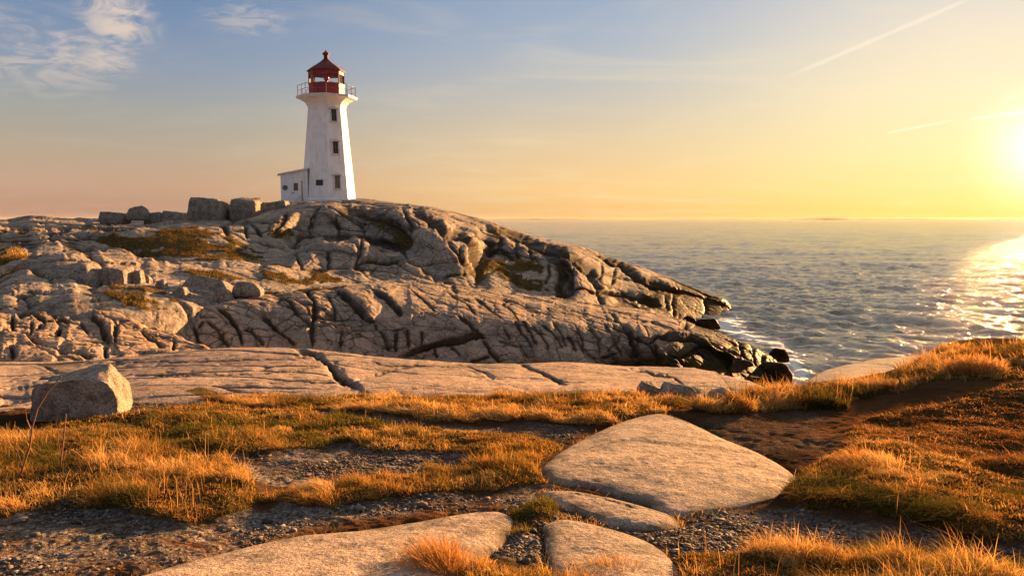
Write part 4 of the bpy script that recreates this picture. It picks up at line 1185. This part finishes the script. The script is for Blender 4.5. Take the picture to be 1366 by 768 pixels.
parts = []
for si, (k, pl) in enumerate(SLAB_POLY.items()):
    g = np.random.default_rng(870 + si)
    n = 1500 if k == 'a' else 800
    i_ = g.integers(0, len(pl), n); t_ = g.random(n)
    A = np.array([tuple(on_ground(x, y, 'P')) for x, y in pl]); B = np.roll(A, -1, 0)
    p = A[i_] * (1 - t_)[:, None] + B[i_] * t_[:, None]
    ctr_ = A.mean(0); out_ = p - ctr_; out_[:, 2] = 0; out_ /= np.linalg.norm(out_, axis=1, keepdims=True)
    p = p + out_ * (0.01 + np.abs(g.normal(0, .035, n)))[:, None]
    keep = g.random(n) < np.clip(0.25 + 1.8 * fbm(p, 3.0, 3, seed=881), 0, 1)
    p = p[keep]; m = len(p); out_ = out_[keep]
    a_ = g.uniform(0, 6.28, m)
    ln = np.stack([np.cos(a_) * .5, np.sin(a_) * .5], -1) - out_[:, :2] * 0.35
    parts.append(blades(p - np.array([0, 0, .01]), 0.05 * g.uniform(.5, 1.5, m), np.clip(.0009 * p[:, 1], .0024, .01) * g.uniform(.6, 1.2, m), pick_tint('mixed', m, g, p, 1.5, 883), ln, 885 + si))
o = grass_object('edge_grass', parts); tag(o, 'short turf lapping over the edges of the foreground slabs', 'grass', kind='stuff')

# ------------------------------------------------------------------ boulders
def hull_rock(pts, seed, rough=0.03, sub=4, smooth_it=2, bevel=0.08):
    bm = bmesh.new()
    for p in pts: bm.verts.new(p)
    bmesh.ops.convex_hull(bm, input=bm.verts[:])
    loose = [v for v in bm.verts if not v.link_faces]
    bmesh.ops.delete(bm, geom=loose, context='VERTS')
    size = max(max(v.co[i] for v in bm.verts) - min(v.co[i] for v in bm.verts) for i in range(3))
    bmesh.ops.bevel(bm, geom=bm.edges[:], offset=bevel * size, segments=2, affect='EDGES', profile=0.6, clamp_overlap=True)
    bmesh.ops.triangulate(bm, faces=bm.faces[:])
    for k in range(5):
        long_ = [e for e in bm.edges if e.calc_length() > size / 26]
        if not long_: break
        bmesh.ops.subdivide_edges(bm, edges=long_, cuts=1)
        bmesh.ops.triangulate(bm, faces=[f for f in bm.faces if len(f.verts) > 3])
    bmesh.ops.smooth_vert(bm, verts=bm.verts[:], factor=0.5, use_axis_x=True, use_axis_y=True, use_axis_z=True)
    bm.normal_update(); bm.verts.ensure_lookup_table()
    co = np.array([v.co[:] for v in bm.verts]); no = np.array([v.normal[:] for v in bm.verts])
    disp = rough * size * (fbm(co / size, 2.2, 5, 0.55, seed=seed) * 1.3 + 0.35 * fbm(co / size, 11, 3, seed=seed + 7))
    co = co + no * disp[:, None]
    for v, c in zip(bm.verts, co): v.co = c
    for f in bm.faces: f.smooth = True
    me = bpy.data.meshes.new('rock'); bm.to_mesh(me); bm.free()
    return me


def box_pts(w, dpt, h, seed, taper=0.75, jit=0.12, mid=True):
    g = random.Random(seed); pts = []
    for z, s in ((0, 0.95), (h * 0.45, 1.0), (h, taper)):
        for sx in (-1, 1):
            for sy in (-1, 1):
                pts.append((sx * w / 2 * s * (1 - g.random() * jit), sy * dpt / 2 * s * (1 - g.random() * jit), z * (1 - (g.random() * jit * 1.6 if z == h else 0))))
    return pts


def boulder(x0, x1, ytop, ybase, d, label, seed, depth=0.8, taper=0.75, jit=0.15, mat='boulder_far', name='boulder', sink=0.15, rough=0.03, group=None, rot=0.0, bevel=0.08):
    """photo box + depth -> a real rock standing at that place"""
    a = unproj(x0, ybase, d); b = unproj(x1, ybase, d); t = unproj((x0 + x1) / 2, ytop, d)
    w = abs(b[0] - a[0]); h = t[2] - a[2]
    me = hull_rock(box_pts(w, w * depth, h * (1 + sink), seed, taper, jit), seed, rough, bevel=bevel)
    o = link(name, me, M[mat], loc=((a[0] + b[0]) / 2, d + w * depth * 0.25, a[2] - h * sink))
    o.rotation_euler.z = rot
    return tag(o, label, 'boulder', group)


# the big boulder at the left, with a steep sunlit right end
b0 = unproj(113, 547, 7.75)
sz = 7.75 / F
px_pts = [(-64, -.30, 2), (-66, -.10, 28), (-61, -.22, 47), (-40, -.30, 4), (-42, -.34, 57), (0, -.36, 2), (0, -.34, 63), (45, -.36, 2), (46, -.30, 54), (20, -.28, 64), (60, -.33, 3), (56, -.31, 30),
          (40, -.10, 69), (54, .0, 46), (65, -.02, 4), (64, .06, 14), (56, .25, 40), (30, .30, 66), (-10, .34, 60), (-54, .30, 50), (-62, .25, 8), (60, .3, 4), (0, .4, 4)]
me = hull_rock([(x * sz * .87, y, z * sz * .92 - .04) for x, y, z in px_pts], 5, 0.042, bevel=0.03)
tag(link('boulder', me, M['boulder'], loc=tuple(b0)), 'big grey boulder with an orange sunlit right end at the left of the turf', 'boulder').rotation_euler.z = R(16)

GS = 'rocks along the left skyline'
boulder(247, 300, 261, 295, 63, 'big squarish block on the skyline left of the lighthouse, tallest of its row', 51, .8, .84, .18, rough=.045, group=GS, bevel=.11)
boulder(294, 311, 265, 293, 65, 'dark narrow rock wedged between the two tallest skyline blocks', 52, 1.2, .8, .15, group=GS)
boulder(306, 345, 263, 292, 64, 'flat topped block on the skyline, second from the tallest block towards the lighthouse', 53, .9, .9, .12, rough=.042, group=GS, bevel=.09)
boulder(343, 384, 266, 285, 67, 'low flat block beside the small white porch of the lighthouse', 54, 1.0, .9, .15, rough=.045, group=GS, bevel=.09)
boulder(168, 195.5, 273, 293, 66, 'small round boulder perched alone on the skyline', 55, .9, .72, .2, sink=.05, group=GS)
boulder(132, 167, 282, 297, 66, 'dark low rock left of the perched round boulder', 56, .8, .85, .15, group=GS)
boulder(192, 219, 281, 298, 67, 'dark rounded rock right of the perched round boulder', 57, .9, .75, .2, group=GS)
boulder(214, 250, 277, 299, 67, 'dark sloping rock leaning against the tallest skyline block', 58, .9, .8, .25, group=GS)
boulder(205, 233, 291, 311, 60, 'pale rounded rock below the dark skyline rocks', 59, .9, .65, .2, group=GS)
boulder(278, 295, 296, 313, 60, 'small pale upright block beside the olive turf', 60, .8, .85, .12, group=GS)
GM = 'boulders on the rocky shelf left of centre'
boulder(60, 131, 346, 382, 27, 'large domed grey boulder with an orange right end behind the orange outcrop', 61, .8, .6, .18, rough=.02, group=GM, bevel=.12)
boulder(134, 170, 354, 380, 27.5, 'squarish block just right of the large domed boulder', 62, .9, .85, .15, group=GM)
boulder(168, 190, 358, 380, 28, 'small dark block right of the squarish block', 63, .9, .8, .2, group=GM)
boulder(305, 350, 375, 396, 28.2, 'oval boulder balanced on the ridge with a lit right end', 64, .75, .55, .25, sink=.02, rough=.02, group=GM, bevel=.13)
boulder(227, 251, 380, 404, 26.6, 'upright rounded rock standing in front of the pinkish slab', 65, .9, .65, .2, group=GM)
boulder(206, 222, 371, 389, 27.5, 'small grey stone left of the upright rounded rock', 66, .9, .7, .2, group=GM)
boulder(236, 314, 365, 402, 28.6, 'broad pinkish rock sloping down to the right behind the upright stone', 67, .6, .6, .3, rough=.02, group=GM, bevel=.1)
boulder(283, 308, 384, 402, 27.4, 'dark rounded rock under the broad pinkish rock', 68, .9, .75, .2, group=GM)
boulder(247, 259, 407, 418, 25.6, 'small pebble-like stone lodged in a joint of the ridge', 69, .9, .7, .2, group=GM)
boulder(186, 201, 366, 378, 28.6, 'small reddish block at the shelf edge above the dark hollow', 70, .9, .7, .2, group=GM)
GB = 'grey stones at the end of the long pale ledge'
boulder(852, 882, 509, 525, 9.2, 'leftmost of the three bluish stones at the end of the pale ledge', 71, .9, .7, .25, mat='boulder', group=GB)
boulder(880, 932, 512, 530, 9.0, 'widest of the three bluish stones at the end of the pale ledge', 72, .7, .7, .25, mat='boulder', group=GB)
boulder(944, 979, 516, 533, 8.8, 'rightmost of the three bluish stones at the end of the pale ledge', 73, .8, .6, .25, mat='boulder', group=GB)
GT = 'dark wet rocks at the water line'
boulder(1012, 1057, 482, 508, 33.5, 'largest dark wet rock at the tip of the ridge', 81, .9, .6, .2, mat='seaweed_rock', name='shore_rock', group=GT, bevel=.12)
boulder(926, 962, 424, 437, 50, 'low dark rock awash between the headland and the ridge', 83, .8, .6, .2, mat='seaweed_rock', name='shore_rock', group=GT)
boulder(908, 932, 420, 438, 50, 'rounded dark rock at the foot of the headland tip', 84, .9, .6, .2, mat='seaweed_rock', name='shore_rock', group=GT)
boulder(996, 1020, 500, 512, 32, 'small dark rock in the foam near the ridge tip', 85, .9, .6, .2, mat='seaweed_rock', name='shore_rock', group=GT)
boulder(1030, 1052, 464, 480, 36.4, 'dark rock behind the ridge tip washed by a wave', 86, 1.2, .6, .2, mat='seaweed_rock', name='shore_rock', group=GT)


def right_ledge():
    pl = [(1080, 508), (1098, 496), (1130, 487), (1165, 480), (1205, 477), (1236, 478), (1240, 492), (1210, 502), (1150, 508), (1105, 512)]
    pts = []
    me = hull_rock([tuple(np.array(unproj(x, y, dd)) - np.array(unproj(1160, 510, 13.0))) for x, y, dd in
                    [(1076, 512, 12.4), (1084, 503, 13), (1100, 494, 13.6), (1160, 481, 14.6), (1215, 476, 15.0), (1240, 478, 14.6), (1244, 500, 12.6), (1180, 505, 12.4), (1120, 507, 12.3),
                     (1080, 560, 12.6), (1240, 560, 12.6), (1240, 550, 15), (1110, 550, 14.6), (1070, 545, 13.2)]], 91, .01, bevel=.03)
    tag(link('granite_slab', me, M['boulder'], loc=tuple(unproj(1160, 510, 13.0))), 'flat pale granite slab behind the grassy bank above the water at right', 'rock')


right_ledge()

# ------------------------------------------------------------------ lighthouse
LX, LY, LZ = unproj(438.6, 268.5, 80.0)
LZ -= 0.15
KM = 80.0 / F            # metres per photo pixel at the tower


def empty(name, loc, rz=0):
    o = bpy.data.objects.new(name, None); COL.objects.link(o); o.location = loc; o.rotation_euler.z = rz
    o.empty_display_size = 0.3
    return o


def bm_obj(name, bm, mat, parent, smooth=False):
    me = bpy.data.meshes.new(name); bm.normal_update(); bm.to_mesh(me); bm.free()
    if smooth:
        for p in me.polygons: p.use_smooth = True
    return link(name, me, mat, parent)


def ngon_lathe(bm, prof, n=8, off=0.0, cap=True):
    """prof: (radius to corner, z) rows of a regular n-gon; off rotates the first corner"""
    rings = []
    for r, z in prof:
        rings.append([bm.verts.new((r * math.cos(off + 2 * math.pi * k / n), r * math.sin(off + 2 * math.pi * k / n), z)) for k in range(n)])
    for a, b in zip(rings[:-1], rings[1:]):
        for k in range(n): bm.faces.new((a[k], a[(k + 1) % n], b[(k + 1) % n], b[k]))
    if cap:
        bm.faces.new(rings[0][::-1]); bm.faces.new(rings[-1])
    return rings


def add_box(bm, c, s, mtx=None):
    v = []
    for dx in (-1, 1):
        for dy in (-1, 1):
            for dz_ in (-1, 1):
                p = Vector((c[0] + dx * s[0] / 2, c[1] + dy * s[1] / 2, c[2] + dz_ * s[2] / 2))
                v.append(bm.verts.new(mtx @ p if mtx else p))
    for f in ((0, 1, 3, 2), (4, 6, 7, 5), (0, 4, 5, 1), (2, 3, 7, 6), (0, 2, 6, 4), (1, 5, 7, 3)):
        bm.faces.new([v[i] for i in f])


def add_tube(bm, a, b, r, n=8):
    a, b = Vector(a), Vector(b); q = (b - a).to_track_quat('Z', 'Y'); L = (b - a).length
    r0 = [bm.verts.new(a + q @ Vector((r * math.cos(2 * math.pi * k / n), r * math.sin(2 * math.pi * k / n), 0))) for k in range(n)]
    r1 = [bm.verts.new(a + q @ Vector((r * math.cos(2 * math.pi * k / n), r * math.sin(2 * math.pi * k / n), L))) for k in range(n)]
    for k in range(n): bm.faces.new((r0[k], r0[(k + 1) % n], r1[(k + 1) % n], r1[k]))
    bm.faces.new(r0[::-1]); bm.faces.new(r1)


view_az = math.atan2(-LY, -LX)          # direction from the tower to the camera
OFF = 0.0                               # local frame: +X points at the camera, one corner of the octagon faces it
LH = empty('lighthouse', (LX, LY, LZ), view_az + R(-1.0))
LH.scale = (.957, .957, .957)
tag(LH, 'white octagonal lighthouse with a red lantern on the granite headland', 'lighthouse')
ap = math.cos(math.pi / 8)              # apothem factor
TW = [(2.86, -0.6), (2.86, 0.30), (2.76, 0.42), (2.00, 8.7), (1.90, 9.6), (2.00, 9.95), (2.26, 10.25), (2.68, 10.5), (3.04, 10.62), (3.04, 10.80), (2.2, 10.83)]
bm = bmesh.new(); ngon_lathe(bm, TW, 8, OFF)
bmesh.ops.bevel(bm, geom=[e for e in bm.edges if abs((e.verts[0].co - e.verts[1].co).z) > 1.0], offset=0.03, segments=2, affect='EDGES')
bm_obj('tower', bm, M['white'], LH)
bm = bmesh.new(); ngon_lathe(bm, [(3.04, -0.9), (3.04, 0.02), (2.83, 0.06)], 8, OFF); bm_obj('foundation', bm, M['concrete'], LH)


def tower_r(z):
    for (r0, z0), (r1, z1) in zip(TW[:-1], TW[1:]):
        if z0 <= z <= z1: return r0 + (r1 - r0) * (z - z0) / (z1 - z0)
    return 2.0


# face frames: face centre angle 22.5 deg to the right as seen by the camera is -22.5 + ... in the local frame (+Y is to the camera's right)
def face_frame(ang, z, lateral=0.0):
    """matrix with X = outward normal (following the batter), Y = lateral, Z = up the wall"""
    r = tower_r(z) * ap; dzr = (tower_r(z + 0.3) - tower_r(z - 0.3)) * ap / 0.6
    nx = Vector((math.cos(ang), math.sin(ang), 0)); ty = Vector((-math.sin(ang), math.cos(ang), 0))
    up = (Vector((0, 0, 1)) + nx * dzr).normalized(); nn = ty.cross(up).normalized()
    p = nx * r + Vector((0, 0, z)) + ty * lateral
    return Matrix(((nn.x, ty.x, up.x, p.x), (nn.y, ty.y, up.y, p.y), (nn.z, ty.z, up.z, p.z), (0, 0, 0, 1)))


ANG_R = R(22.5); ANG_L = R(-22.5)
for z, h_, board in ((8.80, 1.24, False), (5.52, 1.24, False), (2.05, 1.36, True)):
    mt = face_frame(ANG_R, z, -0.02)
    bm = bmesh.new()
    w_ = 0.56
    add_box(bm, (0.03, -w_ / 2 - .05, 0), (0.12, 0.10, h_ + .0), mt); add_box(bm, (0.03, w_ / 2 + .05, 0), (0.12, 0.10, h_), mt)
    add_box(bm, (0.05, 0, -h_ / 2 - .05), (0.20, w_ + .34, 0.10), mt)
    wn = bm_obj('window', bm, M['trim'], LH)
    bm = bmesh.new(); add_box(bm, (0.0, 0, 0), (0.05, w_, h_ - .01), mt)
    if board:
        for k in range(4): add_box(bm, (0.035, 0, -h_ / 2 + (k + .5) * h_ / 4), (0.03, w_ - .02, h_ / 4 - .03), mt)
    else:
        pass
    bm_obj('shutter' if board else 'pane', bm, M['board'] if board else M['dark'], wn)
    if not board:
        bm = bmesh.new(); add_box(bm, (0.04, 0, 0), (0.03, 0.04, h_ - .02), mt); add_box(bm, (0.042, 0, 0.1), (0.03, w_ - .02, 0.045), mt)
        bm_obj('glazing_bar', bm, M['board'], wn)
    bm = bmesh.new()      # little pediment hood
    hw = w_ / 2 + .24; pr = [(-hw, h_ / 2), (hw, h_ / 2), (hw, h_ / 2 + .09), (0, h_ / 2 + .26), (-hw, h_ / 2 + .09)]
    fr = [bm.verts.new(mt @ Vector((0.20, y, z_))) for y, z_ in pr]; bk = [bm.verts.new(mt @ Vector((-0.05, y, z_))) for y, z_ in pr]
    bm.faces.new(fr); bm.faces.new(bk[::-1])
    for k in range(5): bm.faces.new((fr[k], bk[k], bk[(k + 1) % 5], fr[(k + 1) % 5]))
    bmesh.ops.recalc_face_normals(bm, faces=bm.faces[:])
    bm_obj('hood', bm, M['trim'], wn)
mt = face_frame(ANG_L, 1.98, 0.10)
bm = bmesh.new(); add_box(bm, (0.02, 0, 0), (0.05, 0.74, 0.56), mt); bm_obj('plaque', bm, M['plaque'], LH)

# gallery rim, railing
bm = bmesh.new(); ngon_lathe(bm, [(3.09, 10.66), (3.09, 10.84), (2.3, 10.86)], 8, OFF); bm_obj('gallery', bm, M['trim'], LH)
bm = bmesh.new()
rp = 2.90
cor = [Vector((rp * math.cos(OFF + k * math.pi / 4), rp * math.sin(OFF + k * math.pi / 4), 0)) for k in range(8)]
for k in range(8):
    a, b_ = cor[k], cor[(k + 1) % 8]
    add_tube(bm, a + Vector((0, 0, 10.84)), a + Vector((0, 0, 11.9)), 0.032, 6)
    mdl = (a + b_) / 2; add_tube(bm, mdl + Vector((0, 0, 10.84)), mdl + Vector((0, 0, 11.88)), 0.022, 6)
    for zz, rr_ in ((11.88, 0.026), (11.38, 0.02)):
        add_tube(bm, a + Vector((0, 0, zz)), b_ + Vector((0, 0, zz)), rr_, 6)
bm_obj('railing', bm, M['iron'], LH)

# lantern
RL = 1.79
bm = bmesh.new(); ngon_lathe(bm, [(RL, 10.84), (RL, 12.02), (RL + .06, 12.03), (RL + .06, 12.12), (RL - .1, 12.14)], 8, OFF)
bm_obj('lantern_wall', bm, M['red'], LH)
for k in range(8):
    a = OFF + k * math.pi / 4; bm = bmesh.new()
    add_box(bm, (0, 0, 0), (0.10, 0.14, 1.24), Matrix.Translation((RL * .985 * math.cos(a), RL * .985 * math.sin(a), 12.70)) @ Matrix.Rotation(a, 4, 'Z'))
    bm_obj('lantern_post', bm, M['red'], LH)
bm = bmesh.new()
add_tube(bm, (RL + .02, 0, 10.86), (RL + .02, 0, 12.0), 0.035, 6); bm_obj('drain_pipe', bm, M['trim'], LH)
for k in range(8):
    a0, a1 = OFF + k * math.pi / 4, OFF + (k + 1) * math.pi / 4; rg = RL * .97
    bm = bmesh.new(); q = [bm.verts.new(p) for p in ((rg * math.cos(a0), rg * math.sin(a0), 12.1), (rg * math.cos(a1), rg * math.sin(a1), 12.1), (rg * math.cos(a1), rg * math.sin(a1), 13.32), (rg * math.cos(a0), rg * math.sin(a0), 13.32))]
    bm.faces.new(q); bm_obj('pane', bm, M['glass'], LH)
bm = bmesh.new(); ngon_lathe(bm, [(RL + .02, 13.02), (RL + .02, 13.40), (RL - .15, 13.41)], 8, OFF, cap=False)
bm_obj('cornice', bm, M['red'], LH)
bm = bmesh.new()
ngon_lathe(bm, [(1.70, 13.36), (1.96, 13.34), (1.98, 13.42), (1.40, 13.86), (0.82, 14.22), (0.42, 14.52), (0.30, 14.66)], 8, OFF)
rf = bm_obj('roof', bm, M['red_roof'], LH)
bm = bmesh.new(); ngon_lathe(bm, [(0.24, 14.60), (0.22, 15.02), (0.20, 15.04), (0.33, 15.10), (0.36, 15.20), (0.30, 15.30), (0.12, 15.40), (0.03, 15.58)], 16)
bm_obj('finial', bm, M['red_roof'], rf, True)
bm = bmesh.new(); ngon_lathe(bm, [(0.45, 10.9), (0.45, 12.18), (0.6, 12.22), (0.6, 12.28), (0.2, 12.30), (0.16, 12.5), (0.26, 12.55), (0.28, 13.0), (0.18, 13.1), (0.1, 13.2), (0.08, 13.38)], 16)
bm_obj('lamp', bm, M['lamp_red'], LH, True)
for s in (-1, 1):
    bm = bmesh.new(); add_box(bm, (0, s * .45, 12.34), (.5, .42, .06)); bm_obj('lamp_bracket', bm, M['dark'], LH)

# porch on the left of the tower: a lean-to with a mono-pitch roof
PW, PD, PH = 2.45, 2.2, 2.45
pm = Matrix.Translation((0.9, -3.42, -0.5)) @ Matrix.Rotation(R(6), 4, 'Z')
bm = bmesh.new()
yl, yr = -1.28, 1.30; hl, hr = 3.25, 3.82
v = [bm.verts.new(pm @ Vector(p)) for p in ((1.1, yl, -.4), (1.1, yr, -.4), (1.1, yr, hr), (1.1, yl, hl), (-1.1, yl, -.4), (-1.1, yr, -.4), (-1.1, yr, hr), (-1.1, yl, hl))]
for f in ((0, 1, 2, 3), (5, 4, 7, 6), (4, 0, 3, 7), (1, 5, 6, 2), (3, 2, 6, 7), (4, 5, 1, 0)): bm.faces.new([v[i] for i in f])
pch = bm_obj('porch', bm, M['white'], LH)
bm = bmesh.new(); v = []
for zz in (0.0, 0.13):
    for x, y, z in ((1.32, yl - .3, hl - .05), (1.32, yr + .1, hr + .02), (-1.3, yr + .1, hr + .02), (-1.3, yl - .3, hl - .05)): v.append(bm.verts.new(pm @ Vector((x, y, z + zz + .004))))
for f in ((3, 2, 1, 0), (4, 5, 6, 7), (0, 1, 5, 4), (1, 2, 6, 5), (2, 3, 7, 6), (3, 0, 4, 7)): bm.faces.new([v[i] for i in f])
bm_obj('porch_roof', bm, M['trim'], pch)
bm = bmesh.new(); add_box(bm, (1.12, .18, 1.55), (.07, .95, 2.15), pm); dr = bm_obj('door', bm, M['white'], pch)
bm = bmesh.new(); add_box(bm, (1.17, .12, 2.05), (.05, .42, .75), pm); bm_obj('door_window', bm, M['board'], dr)
bm = bmesh.new(); add_box(bm, (1.13, .72, 1.55), (.09, .11, 2.2), pm); bm_obj('door_frame', bm, M['door_wood'], dr)
bm = bmesh.new(); add_box(bm, (1.19, -.18, 1.45), (.09, .16, .07), pm); bm_obj('door_handle', bm, M['dark'], dr)
bm = bmesh.new(); add_tube(bm, pm @ Vector((1.11, -.92, 1.95)), pm @ Vector((1.15, -.92, 1.95)), .26, 20); bm_obj('round_sign', bm, M['iron'], pch)
bm = bmesh.new()
for a_, b_ in (((1.7, .05, -.2), (1.7, .05, .62)), ((1.7, .52, .15), (1.7, .52, 1.15)), ((1.7, .05, .62), (1.7, .52, 1.15)), ((1.7, .52, 1.15), (1.12, .52, 1.2))):
    add_tube(bm, pm @ Vector(a_), pm @ Vector(b_), .03, 6)
bm_obj('handrail', bm, M['trim'], pch)
bm = bmesh.new(); add_box(bm, (1.55, .3, .15), (.9, 1.3, .5), pm); bm_obj('doorstep', bm, M['concrete'], pch)

# ------------------------------------------------------------------ far shore across the bay
def far_shore(d0, spans, name):
    g = np.random.default_rng(31)
    xs = np.linspace(spans[0], spans[1], 420); u = (xs - 683) / F * d0
    prof = np.zeros(len(xs))
    for c, w, h in spans[2]: prof = np.maximum(prof, h * np.exp(-((xs - c) / w) ** 2))
    q = np.stack([xs * .06, 0 * xs, 0 * xs], -1)
    prof = np.clip(prof + 0.5 * fbm(q, 1, 4, seed=33) * (prof > .3), 0, None) * d0 / F
    nz = 9; t = np.linspace(-1, 1, nz)
    V = np.stack([np.broadcast_to(u, (nz, len(xs))), d0 + t[:, None] * 600 + 0 * u[None], -3 + (prof[None] + 3) * np.sqrt(np.clip(1 - t[:, None] ** 2, 0, 1))], -1)
    me = mesh_np(name, V, grid_faces(nz, len(xs)))
    tag(link(name, me, M['shore']), kind='structure')


M['shore'] = simple('distant_wooded_shore', (0.07, 0.075, 0.05), 0.9, noise=0.6, nscale=.004)
far_shore(9000, (640, 1900, [(720, 90, 1.8), (960, 120, 1.6), (1085, 50, 3.6), (1180, 150, 2.8), (1330, 120, 3.0), (1500, 200, 3.5), (1700, 150, 2.5)]), 'far_shore')

# ------------------------------------------------------------------ dry weeds and leading tufts
def stalk(name, pts, r, label, branches=(), d=4.6, group=None):
    bm = bmesh.new()
    W3 = [Vector(unproj(x, y, d)) for x, y in pts]
    base = W3[0].copy()
    for i in range(len(W3) - 1):
        add_tube(bm, W3[i] - base, W3[i + 1] - base, r * (1 - .5 * i / len(W3)), 6)
    for br in branches:
        B = [Vector(unproj(x, y, d + o_)) for x, y, o_ in br]
        for i in range(len(B) - 1): add_tube(bm, B[i] - base, B[i + 1] - base, r * .6 * (1 - .3 * i), 5)
    me = bpy.data.meshes.new(name); bm.to_mesh(me); bm.free()
    o = link(name, me, M['stem'], loc=base)
    return tag(o, label, 'weed', group)


M['stem'] = simple('dry_stem', (0.14, 0.055, 0.035), 0.8)
GW = 'dry weeds at the left edge'
stalk('dry_weed', [(20, 660), (30, 625), (40, 595), (43, 570), (50, 545), (64, 522), (82, 502)], .006, 'tallest bent red weed stalk arching up in front of the big boulder',
      [[(42, 575, 0), (36, 560, .02), (34, 545, .05)], [(30, 625, 0), (22, 600, -.04)]], 5.0, GW)
stalk('dry_weed', [(78, 650), (82, 610), (86, 575), (88, 552)], .005, 'pair of reddish upright stems below the big boulder', [[(80, 640, 0), (88, 600, .05), (94, 566, .08)], [(82, 612, 0), (78, 590, -.04), (77, 570, -.05)]], 5.2, GW)
stalk('dry_weed', [(1200, 545), (1199, 525), (1201, 505)], .008, 'dark forked twig standing in the grassy bank at right', [[(1201, 507, 0), (1206, 518, 0), (1212, 532, -.05)]], 8.6)
stalk('dry_weed', [(1186, 660), (1187, 650), (1188, 640)], .006, 'short dark twig on the right turf', [], 5.2)


def tuft(px, py, n, hgt, spread, label, seed, lean=(-.5, -.1), pal='gold', width=.005, group=None):
    g = np.random.default_rng(seed)
    c = np.array(on_ground(px, py, 'P'))
    a = g.uniform(0, 6.28, n); r = spread * np.sqrt(g.random(n))
    p = np.stack([np.cos(a) * r, np.sin(a) * r, -0.02 + 0 * a], -1)
    h = hgt * g.uniform(.55, 1.15, n) * (1 - .35 * (r / spread) ** 2)
    ln = np.stack([lean[0] + .45 * np.cos(a) * r / spread + g.normal(0, .2, n), lean[1] + .45 * np.sin(a) * r / spread + g.normal(0, .2, n)], -1)
    tint = pick_tint(pal, n, g, p + c, 2, seed)
    V, Fc, C = blades(p, h, np.full(n, width) * g.uniform(.6, 1.2, n), tint, ln, seed + 1)
    me = mesh_np('grass_tuft', V, Fc, attrs={'tint': C})
    return tag(link('grass_tuft', me, M['blade'], loc=tuple(c)), label, 'grass tuft', group)


GF = 'taller tufts of dry grass'
tuft(590, 760, 1500, .26, .11, 'tall swept orange tuft at the left end of the front grass row', 901, (-.35, 0), group=GF)
tuft(432, 668, 900, .14, .07, 'small hooked orange tuft beside the gravel patch', 902, (-.75, .1), group=GF)
tuft(1300, 500, 1600, .26, .28, 'rounded pinkish tuft below the grassy crest at far right', 904, (-.2, -.3), width=.008, group=GF)
tuft(1160, 640, 1500, .16, .20, 'low reddish tuft in the middle of the right turf', 905, (-.5, -.1), group=GF)
tuft(820, 765, 1400, .16, .14, 'orange tuft in front of the half buried slab', 906, (-.3, 0), group=GF)
tuft(1040, 532, 1200, .20, .22, 'pointed grass mound at the end of the pale ledge', 907, (.2, -.2), width=.007, group=GF)
tuft(375, 580, 700, .09, .10, 'small orange tuft on the green hump below the boulder', 908, (-.3, -.1), group=GF)
tuft(705, 622, 800, .10, .09, 'tuft at the left tip of the largest slab', 909, (-.3, -.1), 'mixed', group=GF)

# ------------------------------------------------------------------ thin sea haze
hm = bpy.data.materials.new('sea_haze'); hm.use_nodes = True
HT = NT(hm.node_tree); HT.n.clear()
ho = HT.new('ShaderNodeOutputMaterial'); hv = HT.new('ShaderNodeVolumePrincipled')
hv.inputs['Color'].default_value = (1.0, 0.86, 0.68, 1); hv.inputs['Density'].default_value = 1.6e-5; hv.inputs['Anisotropy'].default_value = 0.0
HT.l.new(hv.outputs[0], ho.inputs['Volume'])
bpy.context.view_layer.update()
zlo = min((o.matrix_world @ Vector(c)).z for o in COL.objects if o.type == 'MESH' for c in o.bound_box) - 1.0
zhi = max((o.matrix_world @ Vector(c)).z for o in COL.objects if o.type == 'MESH' for c in o.bound_box) + 1.0
print('haze box', zlo, zhi)
bm = bmesh.new(); add_box(bm, (0, 6900, (zlo + zhi) / 2), (34000, 14000, zhi - zlo))
bmesh.ops.recalc_face_normals(bm, faces=bm.faces[:])
hz = bm_obj('haze', bm, hm, None); tag(hz, 'thin pale haze over the sea', 'haze', kind='stuff')
